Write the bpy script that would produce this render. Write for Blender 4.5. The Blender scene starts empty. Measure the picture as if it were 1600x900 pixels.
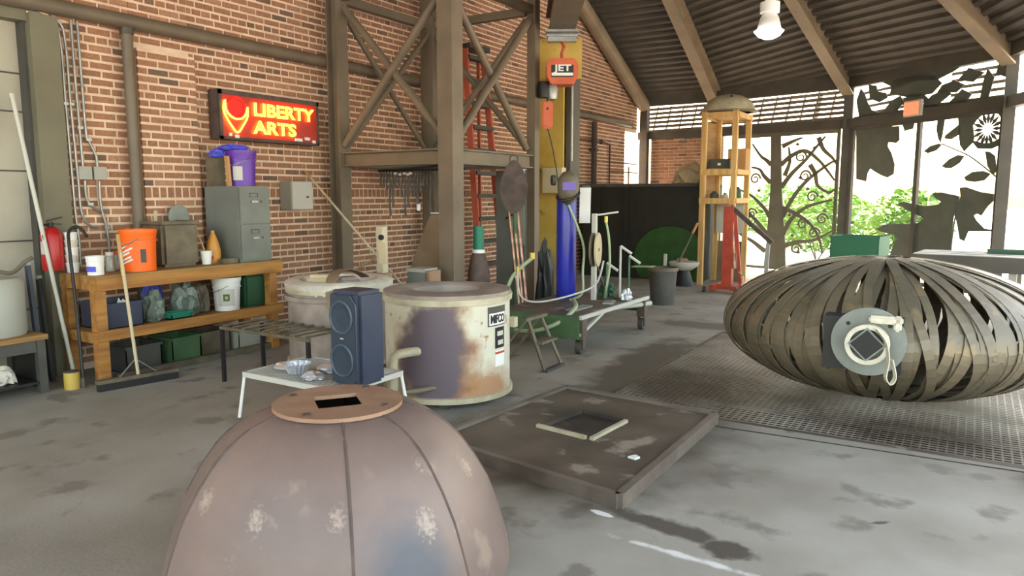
import bpy, bmesh, math, random
from mathutils import Vector, Matrix
random.seed(7)
PI=math.pi; R=math.radians
scene=bpy.context.scene
C=scene.collection
# ------------------------------------------------------------------ camera, world, sun, exposure
cam=bpy.data.cameras.new('camera'); camo=bpy.data.objects.new('camera',cam); C.objects.link(camo)
cam.sensor_width=36; cam.lens=1155/1600*36; cam.clip_end=300
camo.location=(0,0,1.6); camo.rotation_euler=(R(90-7.155),0,R(32)); scene.camera=camo
w=bpy.data.worlds.new('world'); scene.world=w; w.use_nodes=True
nt=w.node_tree; bg=nt.nodes['Background']
sky=nt.nodes.new('ShaderNodeTexSky'); sky.sky_type='NISHITA'; sky.sun_disc=False
sky.sun_elevation=R(52); sky.sun_rotation=R(-31); sky.air_density=1.2; sky.dust_density=3.5; sky.ozone_density=.6
tint=nt.nodes.new('ShaderNodeMixRGB'); tint.blend_type='MULTIPLY'; tint.inputs[0].default_value=1; tint.inputs[2].default_value=(1,.87,.70,1); nt.links.new(sky.outputs[0],tint.inputs[1]); nt.links.new(tint.outputs[0],bg.inputs[0]); bg.inputs[1].default_value=.62
sl=bpy.data.lights.new('sun_offscreen','SUN'); sl.energy=5.0; sl.angle=R(1.5); sl.color=(1,.95,.86)
so=bpy.data.objects.new('sun_offscreen',sl); C.objects.link(so)
sd=Vector((-.30,.50,.9)).normalized()
so.rotation_euler=sd.to_track_quat('Z','Y').to_euler(); so.location=(20,20,30)
vs=scene.view_settings; vs.view_transform='Standard'; vs.look='None'; vs.exposure=1.65; vs.gamma=1; vs.use_curve_mapping=False

# ------------------------------------------------------------------ materials
def S(r,g,b):
    f=lambda c:(c/255/12.92) if c/255<=.04045 else ((c/255+.055)/1.055)**2.4
    return (f(r),f(g),f(b),1)
def mat(name,c1,c2=None,scale=6,rough=.6,metal=0,bump=0,c3=None,scale3=20,lim3=.62,emit=0,stretch=None,bscale=40):
    m=bpy.data.materials.new(name); m.use_nodes=True; t=m.node_tree; n=t.nodes; L=t.links
    b=n['Principled BSDF']; b.inputs['Roughness'].default_value=rough; b.inputs['Metallic'].default_value=metal
    b.inputs['Base Color'].default_value=c1
    tc=n.new('ShaderNodeTexCoord'); mp=n.new('ShaderNodeMapping'); L.new(tc.outputs['Object'],mp.inputs[0])
    if stretch: mp.inputs['Scale'].default_value=stretch
    col=None
    if c2:
        nz=n.new('ShaderNodeTexNoise'); nz.inputs['Scale'].default_value=scale; nz.inputs['Detail'].default_value=6; L.new(mp.outputs[0],nz.inputs['Vector'])
        rp=n.new('ShaderNodeValToRGB'); rp.color_ramp.elements[0].position=.36; rp.color_ramp.elements[1].position=.64
        rp.color_ramp.elements[0].color=c1; rp.color_ramp.elements[1].color=c2
        L.new(nz.outputs[0],rp.inputs[0]); col=rp.outputs[0]
        if c3:
            n3=n.new('ShaderNodeTexNoise'); n3.inputs['Scale'].default_value=scale3; n3.inputs['Detail'].default_value=8; L.new(mp.outputs[0],n3.inputs['Vector'])
            r3=n.new('ShaderNodeValToRGB'); r3.color_ramp.elements[0].position=lim3; r3.color_ramp.elements[1].position=lim3+.08
            L.new(n3.outputs[0],r3.inputs[0]); mx=n.new('ShaderNodeMixRGB'); L.new(r3.outputs[0],mx.inputs[0]); L.new(col,mx.inputs[1]); mx.inputs[2].default_value=c3; col=mx.outputs[0]
        L.new(col,b.inputs['Base Color'])
    if bump:
        nb=n.new('ShaderNodeTexNoise'); nb.inputs['Scale'].default_value=bscale; nb.inputs['Detail'].default_value=5; L.new(mp.outputs[0],nb.inputs['Vector'])
        bp=n.new('ShaderNodeBump'); bp.inputs['Strength'].default_value=bump; bp.inputs['Distance'].default_value=.01; L.new(nb.outputs[0],bp.inputs['Height']); L.new(bp.outputs[0],b.inputs['Normal'])
    if emit:
        b.inputs['Emission Color'].default_value=c1; b.inputs['Emission Strength'].default_value=emit
    m['col']=0
    return m
def base(m): return m.node_tree.nodes['Principled BSDF']
def add_patch(m,center,radii,rotz,color,soft=.35,noise=.35,nscale=4,amount=1.0):
    """an elliptical patch with a ragged edge, in object space"""
    t=m.node_tree; n=t.nodes; L=t.links; b=base(m)
    src=b.inputs['Base Color'].links[0].from_socket if b.inputs['Base Color'].links else None
    tc=n.new('ShaderNodeTexCoord'); sub=n.new('ShaderNodeVectorMath'); sub.operation='SUBTRACT'; sub.inputs[1].default_value=center; L.new(tc.outputs['Object'],sub.inputs[0])
    rot=n.new('ShaderNodeVectorRotate'); rot.rotation_type='Z_AXIS'; rot.inputs['Angle'].default_value=-rotz; L.new(sub.outputs[0],rot.inputs[0])
    dv=n.new('ShaderNodeVectorMath'); dv.operation='DIVIDE'; dv.inputs[1].default_value=radii; L.new(rot.outputs[0],dv.inputs[0])
    ln=n.new('ShaderNodeVectorMath'); ln.operation='LENGTH'; L.new(dv.outputs[0],ln.inputs[0])
    nz=n.new('ShaderNodeTexNoise'); nz.inputs['Scale'].default_value=nscale; nz.inputs['Detail'].default_value=6; L.new(tc.outputs['Object'],nz.inputs['Vector'])
    ma=n.new('ShaderNodeMath'); ma.operation='MULTIPLY_ADD'; L.new(nz.outputs[0],ma.inputs[0]); ma.inputs[1].default_value=noise*2; L.new(ln.outputs['Value'],ma.inputs[2])
    rg=n.new('ShaderNodeMapRange'); rg.inputs['From Min'].default_value=1+noise-soft; rg.inputs['From Max'].default_value=1+noise; rg.inputs['To Min'].default_value=amount; rg.inputs['To Max'].default_value=0; L.new(ma.outputs[0],rg.inputs[0])
    mx=n.new('ShaderNodeMixRGB'); L.new(rg.outputs[0],mx.inputs[0]); mx.inputs[2].default_value=color
    if src: L.new(src,mx.inputs[1])
    else: mx.inputs[1].default_value=b.inputs['Base Color'].default_value
    L.new(mx.outputs[0],b.inputs['Base Color'])

M={}
M['concrete']=mat('concrete',S(138,130,117),S(160,154,142),1.1,.75,bump=.15,c3=S(122,115,104),scale3=3.2,lim3=.58)
M['pave']=mat('pave',S(178,174,164),S(194,188,178),2,.9)
M['mortar']=mat('mortar',S(230,206,184),S(214,188,164),5,.9,bump=.3)
M['steel']=mat('steel_brown',S(114,101,84),S(101,90,75),3,.55,bump=.05)
M['steel_dark']=mat('steel_dark',S(84,78,68),S(72,68,60),3,.6)
M['deck']=mat('deck',S(74,68,61),S(88,80,72),2,.6)
M['rafter']=mat('rafter',S(146,128,104),S(126,110,90),2,.5)
M['galv']=mat('galv',S(170,170,166),S(146,148,146),9,.4,.6)
M['bench']=mat('bench_wood',S(176,124,60),S(142,94,46),3,.7,bump=.1,stretch=(6,.6,6))
M['bench_lo']=mat('bench_wood_low',S(158,120,68),S(130,96,54),3,.75,stretch=(6,.6,6))
M['pine']=mat('pine',S(214,176,110),S(190,148,88),3,.65,stretch=(5,5,.5))
M['rust_dome']=mat('rust_dome',S(126,107,99),S(110,94,88),2.2,.5,.15,bump=.08,c3=S(138,119,108),scale3=5,lim3=.6)
M['rust_cap']=mat('rust_cap',S(154,124,102),S(140,108,86),7,.6,.1,bump=.1)
M['seam']=mat('seam',S(92,74,66),S(70,58,54),9,.7)
M['cream']=mat('kiln_cream',S(202,198,180),S(186,180,158),3,.5,c3=S(150,110,72),scale3=14,lim3=.62)
M['kiln_top']=mat('kiln_top',S(128,116,108),S(154,140,128),6,.7)
M['black']=mat('black',S(26,26,27),rough=.5)
M['blackrub']=mat('black_rubber',S(34,33,32),rough=.8)
M['white']=mat('white',S(226,226,222),rough=.5)
M['dirtywhite']=mat('dirty_white',S(214,208,196),S(180,172,158),5,.7)
M['red']=mat('red_paint',S(176,30,30),rough=.35)
M['red_hoist']=mat('red_orange_paint',S(190,70,44),S(160,56,36),6,.45)
M['orange_dull']=mat('orange_paint',S(206,96,56),S(186,84,50),5,.45)
M['amber']=mat('amber_plastic',S(196,136,56),rough=.5)
M['orange']=mat('orange_plastic',S(244,104,18),rough=.4)
M['yellow']=mat('yellow_paint',S(200,172,84),S(182,152,64),3,.5,c3=S(140,110,40),scale3=7,lim3=.65)
M['blue']=mat('blue_paint',S(36,44,168),S(30,40,140),3,.3)
M['purple']=mat('purple_plastic',S(96,50,160),rough=.4)
M['bluecloth']=mat('blue_cloth',S(80,84,200),rough=.7)
M['green']=mat('green_paint',S(72,104,68),S(58,84,56),4,.55)
M['green_d']=mat('green_dark',S(28,72,44),rough=.5)
M['green_bin']=mat('green_bin',S(46,104,74),rough=.5)
M['teal']=mat('teal',S(26,112,90),rough=.5)
M['dumpster']=mat('dumpster',S(34,36,27),S(24,25,20),4,.6)
M['dump_green']=mat('dumpster_green',S(44,88,30),S(34,70,24),4,.6)
M['cabinet']=mat('cabinet_grey',S(116,120,112),S(106,110,104),4,.5)
M['grey']=mat('box_grey',S(158,158,148),rough=.5)
M['lightgrey']=mat('light_grey',S(190,188,178),rough=.6)
M['dgrey']=mat('dark_grey',S(78,76,70),S(66,64,60),5,.6)
M['drum']=mat('drum',S(116,106,88),S(92,84,68),6,.6,.2)
M['card']=mat('cardboard',S(184,140,90),rough=.9)
M['copper']=mat('copper',S(206,160,136),S(150,104,86),9,.4,.4)
M['speaker']=mat('speaker_blue_black',S(54,62,80),S(46,52,70),3,.4)
M['speaker_d']=mat('speaker_cone',S(40,52,66),rough=.6)
M['spk_ring']=mat('speaker_ring',S(60,73,86),rough=.5)
M['foil']=mat('foil',S(216,217,220),S(186,188,196),14,.3,.45,bump=.5)
M['strip']=mat('strip_steel',S(118,107,87),S(94,87,71),3,.45,.15,bump=.05,c3=S(128,112,86),scale3=6,lim3=.6)
M['hub']=mat('hub_grey',S(136,142,136),S(120,124,118),5,.45,.3)
M['strap']=mat('strap',S(214,209,192),S(196,190,170),12,.8)
M['grate']=mat('grate_steel',S(186,176,164),S(140,128,114),1.5,.4,.3)
M['pit']=mat('pit',S(46,40,35),S(34,30,26),3,.9)
M['plate']=mat('plate',S(104,92,78),S(82,72,60),2.5,.6,.2,bump=.15,c3=S(150,138,124),scale3=4,lim3=.6)
M['plate_rim']=mat('plate_rim',S(128,118,108),S(104,94,86),4,.5,.4)
M['greenhose']=mat('hose_green',S(150,166,130),rough=.5)
M['ladder']=mat('ladder_red',S(204,102,78),rough=.5)
M['leafsteel']=mat('leaf_steel',S(92,96,84),S(78,84,74),3,.55)
M['gatesteel']=mat('gate_steel',S(112,108,92),S(96,94,80),3,.55)
M['foliage']=mat('foliage',S(100,145,62),S(140,175,88),3,.7)
M['exit']=mat('exit_orange',S(236,108,74),rough=.5,emit=.6)
M['slat']=mat('slat_wood',S(126,112,98),S(110,98,86),3,.7)
M['tan']=mat('tan_sack',S(194,178,146),rough=.9)
M['pipe_cream']=mat('pipe_cream',S(190,182,156),S(164,154,128),6,.5)
M['sheet']=mat('sheet_brown',S(128,108,84),S(112,94,72),3,.7)
M['paint_wall']=mat('paint_wall',S(176,172,156),S(162,158,144),2,.8)
M['jamb']=mat('jamb',S(116,112,92),S(104,100,82),2,.6)
M['brass']=mat('brass',S(190,170,90),rough=.4,metal=.5)
M['jar']=mat('jar_glass',S(150,150,140),rough=.15)
M['lens']=mat('lens_purple',S(92,74,170),rough=.15)
M['bag']=mat('bag_plastic',S(104,116,104),S(84,92,84),8,.35)
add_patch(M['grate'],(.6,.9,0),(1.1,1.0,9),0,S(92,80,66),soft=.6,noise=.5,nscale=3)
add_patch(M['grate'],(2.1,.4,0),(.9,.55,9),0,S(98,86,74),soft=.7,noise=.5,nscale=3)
add_patch(M['plate'],(-.1,.2,.05),(.34,.36,.2),0,S(44,39,34),soft=.6,noise=.4,nscale=5,amount=.9)   # darker patch round the cover hole
# kiln stains
add_patch(M['cream'],(.28,-.5,.34),(.46,.34,.56),0,S(150,104,62),soft=.35,noise=.5,nscale=5)
add_patch(M['cream'],(.5,-.1,.05),(.35,.35,.3),0,S(156,104,60),soft=.4,noise=.5,nscale=7,amount=.8)
add_patch(M['cream'],(.22,-.5,.40),(.34,.30,.50),0,S(92,80,88),soft=.25,noise=.4,nscale=5)
# dome stains (object space of the dome)
add_patch(M['rust_dome'],(.63,-.27,.20),(.34,.21,.30),0,S(76,79,88),soft=.55,noise=.4,nscale=5,amount=.9)
for (x,y,z,r) in ((.47,-.06,.52,.055),(.60,-.15,.40,.06),(.12,-.55,.46,.055),(.06,-.66,.33,.06),(.40,-.42,.48,.05),(.52,.22,.5,.06),(-.15,-.55,.46,.05)):
    add_patch(M['rust_dome'],(x,y,z),(r*.75,r*.75,r*1.3),0,S(184,166,148),soft=.7,noise=1.25,nscale=60,amount=.5)
# floor stains
def fl(cx,cy,rx,ry,rot,c,**k): add_patch(M['concrete'],(cx,cy,0),(rx,ry,9),R(rot),c,**k)
fl(-2.1,4.3,1.15,1.5,0,S(96,86,72),soft=.5,noise=.5,nscale=3)
fl(-2.55,6.4,.42,1.9,6,S(92,84,70),soft=.4,noise=.5,nscale=4)
fl(-2.7,8.9,.8,.35,0,S(100,92,78),soft=.5,noise=.5,nscale=4)
fl(-1.15,3.30,.42,.09,-8,S(84,76,66),soft=.4,noise=.7,nscale=8)
fl(-.86,3.22,.12,.10,0,S(80,72,62),soft=.3,noise=.6,nscale=10)
fl(-1.0,3.06,.40,.03,-2,S(214,210,204),soft=.7,noise=1.1,nscale=12,amount=.95)
fl(-1.50,3.27,.07,.025,-10,S(226,222,216),soft=.3,noise=.6,nscale=12)
fl(-3.8,3.2,.12,.09,20,S(92,84,74),soft=.5,noise=.6,nscale=10)
fl(-.3,3.9,.06,.02,40,S(80,76,70),soft=.5,noise=.6,nscale=16)
# brick material: every brick its own tone
def brick_mat():
    m=mat('brick',S(150,90,64)); t=m.node_tree; n=t.nodes; L=t.links; b=base(m); b.inputs['Roughness'].default_value=.85
    g=n.new('ShaderNodeNewGeometry'); oi=n.new('ShaderNodeObjectInfo'); ad=n.new('ShaderNodeMath'); L.new(g.outputs['Random Per Island'],ad.inputs[0]); L.new(oi.outputs['Random'],ad.inputs[1])
    fr=n.new('ShaderNodeMath'); fr.operation='FRACT'; L.new(ad.outputs[0],fr.inputs[0])
    rp=n.new('ShaderNodeValToRGB'); e=rp.color_ramp.elements; e[0].color=S(116,84,66); e[1].color=S(176,132,106); e[0].position=.0; e[1].position=1
    for p,c in ((.05,S(108,90,78)),(.12,S(146,104,80)),(.5,S(160,114,88)),(.8,S(152,112,84))):
        k=e.new(p); k.color=c
    L.new(fr.outputs[0],rp.inputs[0])
    tc=n.new('ShaderNodeTexCoord'); nz=n.new('ShaderNodeTexNoise'); nz.inputs['Scale'].default_value=30; nz.inputs['Detail'].default_value=4; L.new(g.outputs['Position'],nz.inputs['Vector'])
    mx=n.new('ShaderNodeMixRGB'); mx.blend_type='OVERLAY'; mx.inputs[0].default_value=.45; L.new(rp.outputs[0],mx.inputs[1]); L.new(nz.outputs[0],mx.inputs[2])
    L.new(mx.outputs[0],b.inputs['Base Color'])
    bp=n.new('ShaderNodeBump'); bp.inputs['Strength'].default_value=.4; bp.inputs['Distance'].default_value=.006; L.new(nz.outputs[0],bp.inputs['Height']); L.new(bp.outputs[0],b.inputs['Normal'])
    return m
M['brick']=brick_mat()
def emis(name,c,s):
    m=mat(name,c); b=base(m); b.inputs['Emission Color'].default_value=c; b.inputs['Emission Strength'].default_value=s; return m
M['neon_y']=emis('neon_yellow',S(255,190,44),5)
M['neon_r']=emis('neon_red',S(255,16,10),1.0)
M['neon_face']=mat('sign_red_face',S(170,34,10),rough=.4)
M['lamp_glow']=emis('lamp_glow',(1,.97,.9,1),9)

# ------------------------------------------------------------------ mesh helpers
class MB:
    def __init__(s,o=(0,0,0)): s.v=[]; s.f=[]; s.o=Vector(o)
    def pts(s,vs): 
        k=len(s.v); s.v+=[tuple(Vector(p)-s.o) for p in vs]; return k
    def add(s,vs,fs): 
        k=s.pts(vs); s.f+=[[k+i for i in f] for f in fs]; return s
    def box(s,c,d,rot=None):
        x,y,z=[a/2 for a in d]; c=Vector(c)
        q=[Vector((a,b,e)) for a in(-x,x) for b in(-y,y) for e in(-z,z)]
        if rot is not None: q=[rot@p for p in q]
        return s.add([c+p for p in q],[(0,1,3,2),(4,6,7,5),(0,4,5,1),(2,3,7,6),(0,2,6,4),(1,5,7,3)])
    def b(s,x0,x1,y0,y1,z0,z1): return s.box(((x0+x1)/2,(y0+y1)/2,(z0+z1)/2),(abs(x1-x0),abs(y1-y0),abs(z1-z0)))
    def bar(s,p,q,a,b_,up=(0,0,1)):
        p=Vector(p);q=Vector(q); d=q-p; l=d.length; d=d.normalized(); u=Vector(up)
        if abs(d.dot(u))>.99: u=Vector((0,1,0))
        x=d.cross(u).normalized(); y=x.cross(d)
        return s.box((p+q)/2,(a,l,b_),Matrix((x,d,y)).transposed())
    def cyl(s,p,q,r0,r1=None,n=12,cap=True):
        r1=r0 if r1 is None else r1; p=Vector(p);q=Vector(q); d=(q-p).normalized(); u=Vector((0,0,1)) if abs(d.z)<.9 else Vector((1,0,0))
        x=d.cross(u).normalized(); y=d.cross(x)
        vs=[p+(x*math.cos(2*PI*i/n)+y*math.sin(2*PI*i/n))*r0 for i in range(n)]+[q+(x*math.cos(2*PI*i/n)+y*math.sin(2*PI*i/n))*r1 for i in range(n)]
        fs=[(i,(i+1)%n,n+(i+1)%n,n+i) for i in range(n)]
        if cap: fs+=[tuple(range(n))[::-1],tuple(range(n,2*n))]
        return s.add(vs,fs)
    def tube(s,path,r,n=8,cap=True,closed=False):
        P_=[Vector(p) for p in path]; m=len(P_); vs=[]; x=None
        for i,p in enumerate(P_):
            d=((P_[(i+1)%m]-P_[i-1]) if closed else (P_[min(i+1,m-1)]-P_[max(i-1,0)])).normalized()
            if x is None:
                u=Vector((0,0,1)) if abs(d.z)<.9 else Vector((1,0,0)); x=d.cross(u).normalized()
            x=(x-d*x.dot(d)).normalized(); y=d.cross(x); rr=r[i] if isinstance(r,(list,tuple)) else r
            vs+=[p+(x*math.cos(2*PI*k/n)+y*math.sin(2*PI*k/n))*rr for k in range(n)]
        fs=[(i*n+k,i*n+(k+1)%n,((i+1)%m)*n+(k+1)%n,((i+1)%m)*n+k) for i in range(m if closed else m-1) for k in range(n)]
        if cap and not closed: fs+=[tuple(range(n))[::-1],tuple(range((m-1)*n,m*n))]
        return s.add(vs,fs)
    def lathe(s,prof,c=(0,0,0),n=32,sx=1,sy=1,a0=0,a1=2*PI):
        c=Vector(c); m=len(prof); full=abs(a1-a0-2*PI)<1e-6; k=n if full else n+1
        vs=[c+Vector((r*sx*math.cos(a0+(a1-a0)*i/n),r*sy*math.sin(a0+(a1-a0)*i/n),z)) for i in range(k) for r,z in prof]
        fs=[(i*m+j,((i+1)%k)*m+j,((i+1)%k)*m+j+1,i*m+j+1) for i in range(n) for j in range(m-1)]
        return s.add(vs,fs)
    def prism(s,poly,o,u,v,t):
        o=Vector(o);u=Vector(u).normalized();v=Vector(v).normalized(); w_=u.cross(v)
        n=len(poly); vs=[o+u*a+v*b_-w_*t/2 for a,b_ in poly]+[o+u*a+v*b_+w_*t/2 for a,b_ in poly]
        return s.add(vs,[tuple(range(n))[::-1],tuple(range(n,2*n))]+[(i,(i+1)%n,n+(i+1)%n,n+i) for i in range(n)])
    def build(s,name,m,parent=None,smooth=False,bevel=0,loc=None):
        me=bpy.data.meshes.new(name); me.from_pydata(s.v,[],s.f)
        bm=bmesh.new(); bm.from_mesh(me)
        bmesh.ops.remove_doubles(bm,verts=bm.verts,dist=1e-6)
        bmesh.ops.recalc_face_normals(bm,faces=bm.faces)
        if bevel: bmesh.ops.bevel(bm,geom=bm.edges[:],offset=bevel,segments=2,affect='EDGES',clamp_overlap=True)
        bm.to_mesh(me); bm.free()
        me.materials.append(M[m] if isinstance(m,str) else m)
        if smooth:
            for p in me.polygons: p.use_smooth=True
            try: me.set_sharp_from_angle(angle=R(40))
            except Exception: pass
        o=bpy.data.objects.new(name,me); C.objects.link(o)
        if parent: o.parent=parent
        if loc: o.location=loc
        return o
def tag(o,label,cat,group=None):
    o['label']=label; o['category']=cat
    if group: o['group']=group
    return o
def thing(name,label,cat,loc=(0,0,0),rz=0,group=None):
    o=bpy.data.objects.new(name,None); C.objects.link(o); o.location=loc; o.rotation_euler=(0,0,rz); o.empty_display_size=.1
    return tag(o,label,cat,group)
def struct(o): o['kind']='structure'; return o
def part(parent,name,m,fn,smooth=False,bevel=0,label=None):
    mb=MB(); fn(mb); o=mb.build(name,m,parent,smooth,bevel)
    if label: o['label']=label
    return o
def catmull(pts,k=8,closed=False):
    P_=[Vector(p) for p in pts]; out=[]; n=len(P_)
    for i in range(n if closed else n-1):
        g=lambda j:P_[j%n] if closed else P_[max(0,min(n-1,j))]
        a,b_,c,d=g(i-1),g(i),g(i+1),g(i+2)
        for q in range(k):
            t=q/k; out.append(.5*((2*b_)+(c-a)*t+(2*a-5*b_+4*c-d)*t*t+(3*b_-a-3*c+d)*t**3))
    if not closed: out.append(P_[-1])
    return out
def text_mesh(txt,size,outline=0,extrude=.002,bold=0):
    cu=bpy.data.curves.new('lettering','FONT'); cu.body=txt; cu.size=size; cu.resolution_u=3
    if outline: cu.fill_mode='NONE'; cu.bevel_depth=outline; cu.bevel_resolution=1
    else: cu.extrude=extrude
    if bold: cu.offset=bold
    o=bpy.data.objects.new('lettering',cu); C.objects.link(o)
    dg=bpy.context.evaluated_depsgraph_get(); me=bpy.data.meshes.new_from_object(o.evaluated_get(dg))
    bpy.data.objects.remove(o); bpy.data.curves.remove(cu)
    return me
def put_text(me,name,m,parent,o,u,v,map_=None,fitw=None):
    """lay the lettering on the plane o + u*x + v*y (+ its normal)"""
    xs=[p.co.x for p in me.vertices]; x0=min(xs); ww=max(xs)-x0; k=(fitw/ww) if fitw else 1
    o=Vector(o);u=Vector(u);v=Vector(v);w_=u.cross(v)
    for p in me.vertices:
        x=(p.co.x-x0)*k
        p.co=map_(x,p.co.y,p.co.z) if map_ else o+u*x+v*p.co.y+w_*p.co.z
    me.materials.clear(); me.materials.append(M[m]); ob=bpy.data.objects.new(name,me); C.objects.link(ob); ob.parent=parent; return ob

# ------------------------------------------------------------------ facade plan
E1=Vector((-6.9,16.7,3.7)); E2=Vector((-5.06,16.7,3.7)); E3=Vector((-2.24,15.98,3.7)); E4=Vector((.32,13.63,3.7)); E5=Vector((1.62,10.2,3.7))
T1=Vector((-6.75,10.7,6.6)); T2=Vector((-4.95,10.7,6.6)); T3=Vector((-3.62,10.9,6.6)); T4=Vector((-2.6,10.0,6.6)); T5=Vector((-2.3,8.6,6.6))
PX0,PX1,PY0,PY1=-2.45,2.5,5.15,8.6
# ------------------------------------------------------------------ floor, ground, pit
mb=MB(); xs=[-9,PX0,PX1,3.2]; ys=[-5,PY0,PY1,17.2]
for i in range(3):
    for j in range(3):
        if i==1 and j==1: continue
        mb.add([(xs[i],ys[j],0),(xs[i+1],ys[j],0),(xs[i+1],ys[j+1],0),(xs[i],ys[j+1],0)],[(0,1,2,3)])
a,b_,c,d=PX0,PX1,PY0,PY1
mb.add([(a,c,0),(b_,c,0),(b_,d,0),(a,d,0),(a,c,-.9),(b_,c,-.9),(b_,d,-.9),(a,d,-.9)],[(0,1,5,4),(1,2,6,5),(2,3,7,6),(3,0,4,7)])
floor=struct(mb.build('floor','concrete'))
MB().b(a,b_,c,d,-.95,-.9).build('pit_bottom','pit',floor)
MB().box((-.1,5.06,.0015),(5.0,.012,.003),Matrix.Rotation(R(3),3,'Z')).build('floor_joint','pit',floor)
mb=MB(); 
mb.add([(-60,-40,-.03),(70,-40,-.03),(70,110,-.03),(-60,110,-.03)],[(0,1,2,3)])
gob=struct(mb.build('ground','pave'))
bm=bmesh.new(); bm.from_mesh(gob.data)   # cut the pit out of the ground sheet
bmesh.ops.delete(bm,geom=bm.faces[:],context='FACES_ONLY'); bm.clear()
gx=[-60,-9,3.2,70]; gy=[-40,-5,17.2,110]
for i in range(3):
    for j in range(3):
        if i==1 and j==1: continue
        bm.faces.new([bm.verts.new(p) for p in ((gx[i],gy[j],-.03),(gx[i+1],gy[j],-.03),(gx[i+1],gy[j+1],-.03),(gx[i],gy[j+1],-.03))])
bm.to_mesh(gob.data); bm.free()
# ------------------------------------------------------------------ left brick wall
WX=-6.9
mb=MB(); mb.b(-7.3,WX-.008,3.5,15.9,0,7.2); mb.b(-7.3,WX-.008,15.9,16.6,3.05,7.2); mb.b(-7.3,WX-.008,-5,3.5,3.25,7.2); mb.b(-7.3,WX-.008,-5,1.0,0,3.25)
mb.b(WX-.008,WX+.092,4.22,4.83,0,2.98)
wall=struct(mb.build('wall_left','mortar'))
bricks=[]  # (y0,y1,z0,z1,xface)
def fill_row(y0,y1,z,h,L_,x,off,jit=True):
    y=y0-off
    while y<y1:
        a_=max(y,y0); b2=min(y+L_,y1)
        if b2-a_>.03: bricks.append((a_,b2,z,z+h,x+random.uniform(-.002,.003)))
        y+=L_+.015
CP=.0755
def wall_zone(y0,y1,z0,z1,x):
    # courses are laid from the rowlock (z 1.57..1.69) both ways
    if z0<1.57: 
        z=1.69; 
        fill_row(y0,y1,1.575,.104,.066,x,0)
        k=1
        while 1.57-k*CP>z0:
            hd=k%6==3; fill_row(y0,y1,1.57-k*CP,.057,.098 if hd else .203,x,0 if not k%2 else (.05 if hd else .109)); k+=1
    k=0; zz=1.69
    while zz+k*CP+.061<z1:
        if zz+k*CP>=z0-.001:
            hd=k%6==5; fill_row(y0,y1,zz+k*CP,.057,.098 if hd else .203,x,(0 if k%2 else .109) if not hd else .05)
        k+=1
wall_zone(3.5,4.215,0,7.1,WX); wall_zone(4.835,15.9,0,7.1,WX); wall_zone(4.215,4.835,2.99,7.1,WX); wall_zone(4.215,4.835,0,2.975,WX+.1)
wall_zone(15.9,16.6,3.06,7.1,WX); wall_zone(1.0,3.5,3.27,4.2,WX)
def brick_geo(mb,b0,rel=None):
    y0,y1,z0,z1,x=b0; e=.004
    vs=[(x-.02,y0,z0),(x-.02,y1,z0),(x-.02,y1,z1),(x-.02,y0,z1),(x,y0+e,z0+e),(x,y1-e,z0+e),(x,y1-e,z1-e),(x,y0+e,z1-e)]
    mb.add(vs,[(4,5,6,7),(0,1,5,4),(1,2,6,5),(2,3,7,6),(3,0,4,7)])
def score(b0):
    y=(b0[0]+b0[1])/2; z=(b0[2]+b0[3])/2
    if not(1.05<z<3.15) or y<3.56 or y>8.5 or (b0[1]-b0[0])<.15: return 1e9
    if z<1.75 and 4.3<y<5.2: return 1e9
    if 5.0<y<6.42 and 2.18<z<2.72: return 1e9
    return math.hypot(y,6.9)+abs(z-2.2)*.25
order=sorted(range(len(bricks)),key=lambda i:score(bricks[i])); near=set(order[:300])
brick_me={}
for i in order[:300]:
    y0,y1,z0,z1,x=bricks[i]; key=(round(y1-y0,3),round(z1-z0,3))
    if key not in brick_me:
        t=MB(); brick_geo(t,(0,key[0],0,key[1],0)); ob=t.build('brick','brick',wall); brick_me[key]=ob.data
    else:
        ob=bpy.data.objects.new('brick',brick_me[key]); C.objects.link(ob); ob.parent=wall
    ob.location=(x,y0,z0)
mb=MB()
for i,b0 in enumerate(bricks):
    if i not in near: brick_geo(mb,b0)
ob=mb.build('brickwork','brick',wall); ob['kind']='stuff'
# back brick wall under the first eave bay
mb=MB(); mb.b(-6.62,-4.9,16.78,17.0,0,3.0); wb=struct(mb.build('wall_back','mortar'))
mb=MB(); z=0; k=0
while z<2.95:
    x=-6.6-(0 if k%2 else .1)
    while x<-4.92:
        a_=max(x,-6.6); b2=min(x+.205,-4.92)
        if b2-a_>.03: mb.add([(a_,16.78,z),(b2,16.78,z),(b2,16.78,z+.061),(a_,16.78,z+.061),(a_+.004,16.768,z+.004),(b2-.004,16.768,z+.004),(b2-.004,16.768,z+.057),(a_+.004,16.768,z+.057)],[(4,5,6,7),(0,1,5,4),(1,2,6,5),(2,3,7,6),(3,0,4,7)])
        x+=.218
    z+=CP; k+=1
o=mb.build('brickwork','brick',wb); o['kind']='stuff'
# door at the left edge: pale panel door in an olive frame
d1=struct(MB().b(-7.05,-7.0,1.0,3.3,0,3.05).build('door_1','paint_wall'))
for z in (.6,1.2,1.8,2.3,2.62): MB().b(-7.0,-6.993,1.0,3.3,z,z+.014).build('panel_joint','dgrey',d1)
j=MB(); j.b(-7.1,-6.82,3.3,3.53,0,3.12); jo=struct(j.build('trim_1','jamb'))
MB().b(-7.1,-6.86,1.0,3.3,3.05,3.25).build('lintel','jamb',jo)
MB().b(-7.0,-6.9,3.27,3.3,0,3.05).build('door_stop','dgrey',jo)
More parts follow.
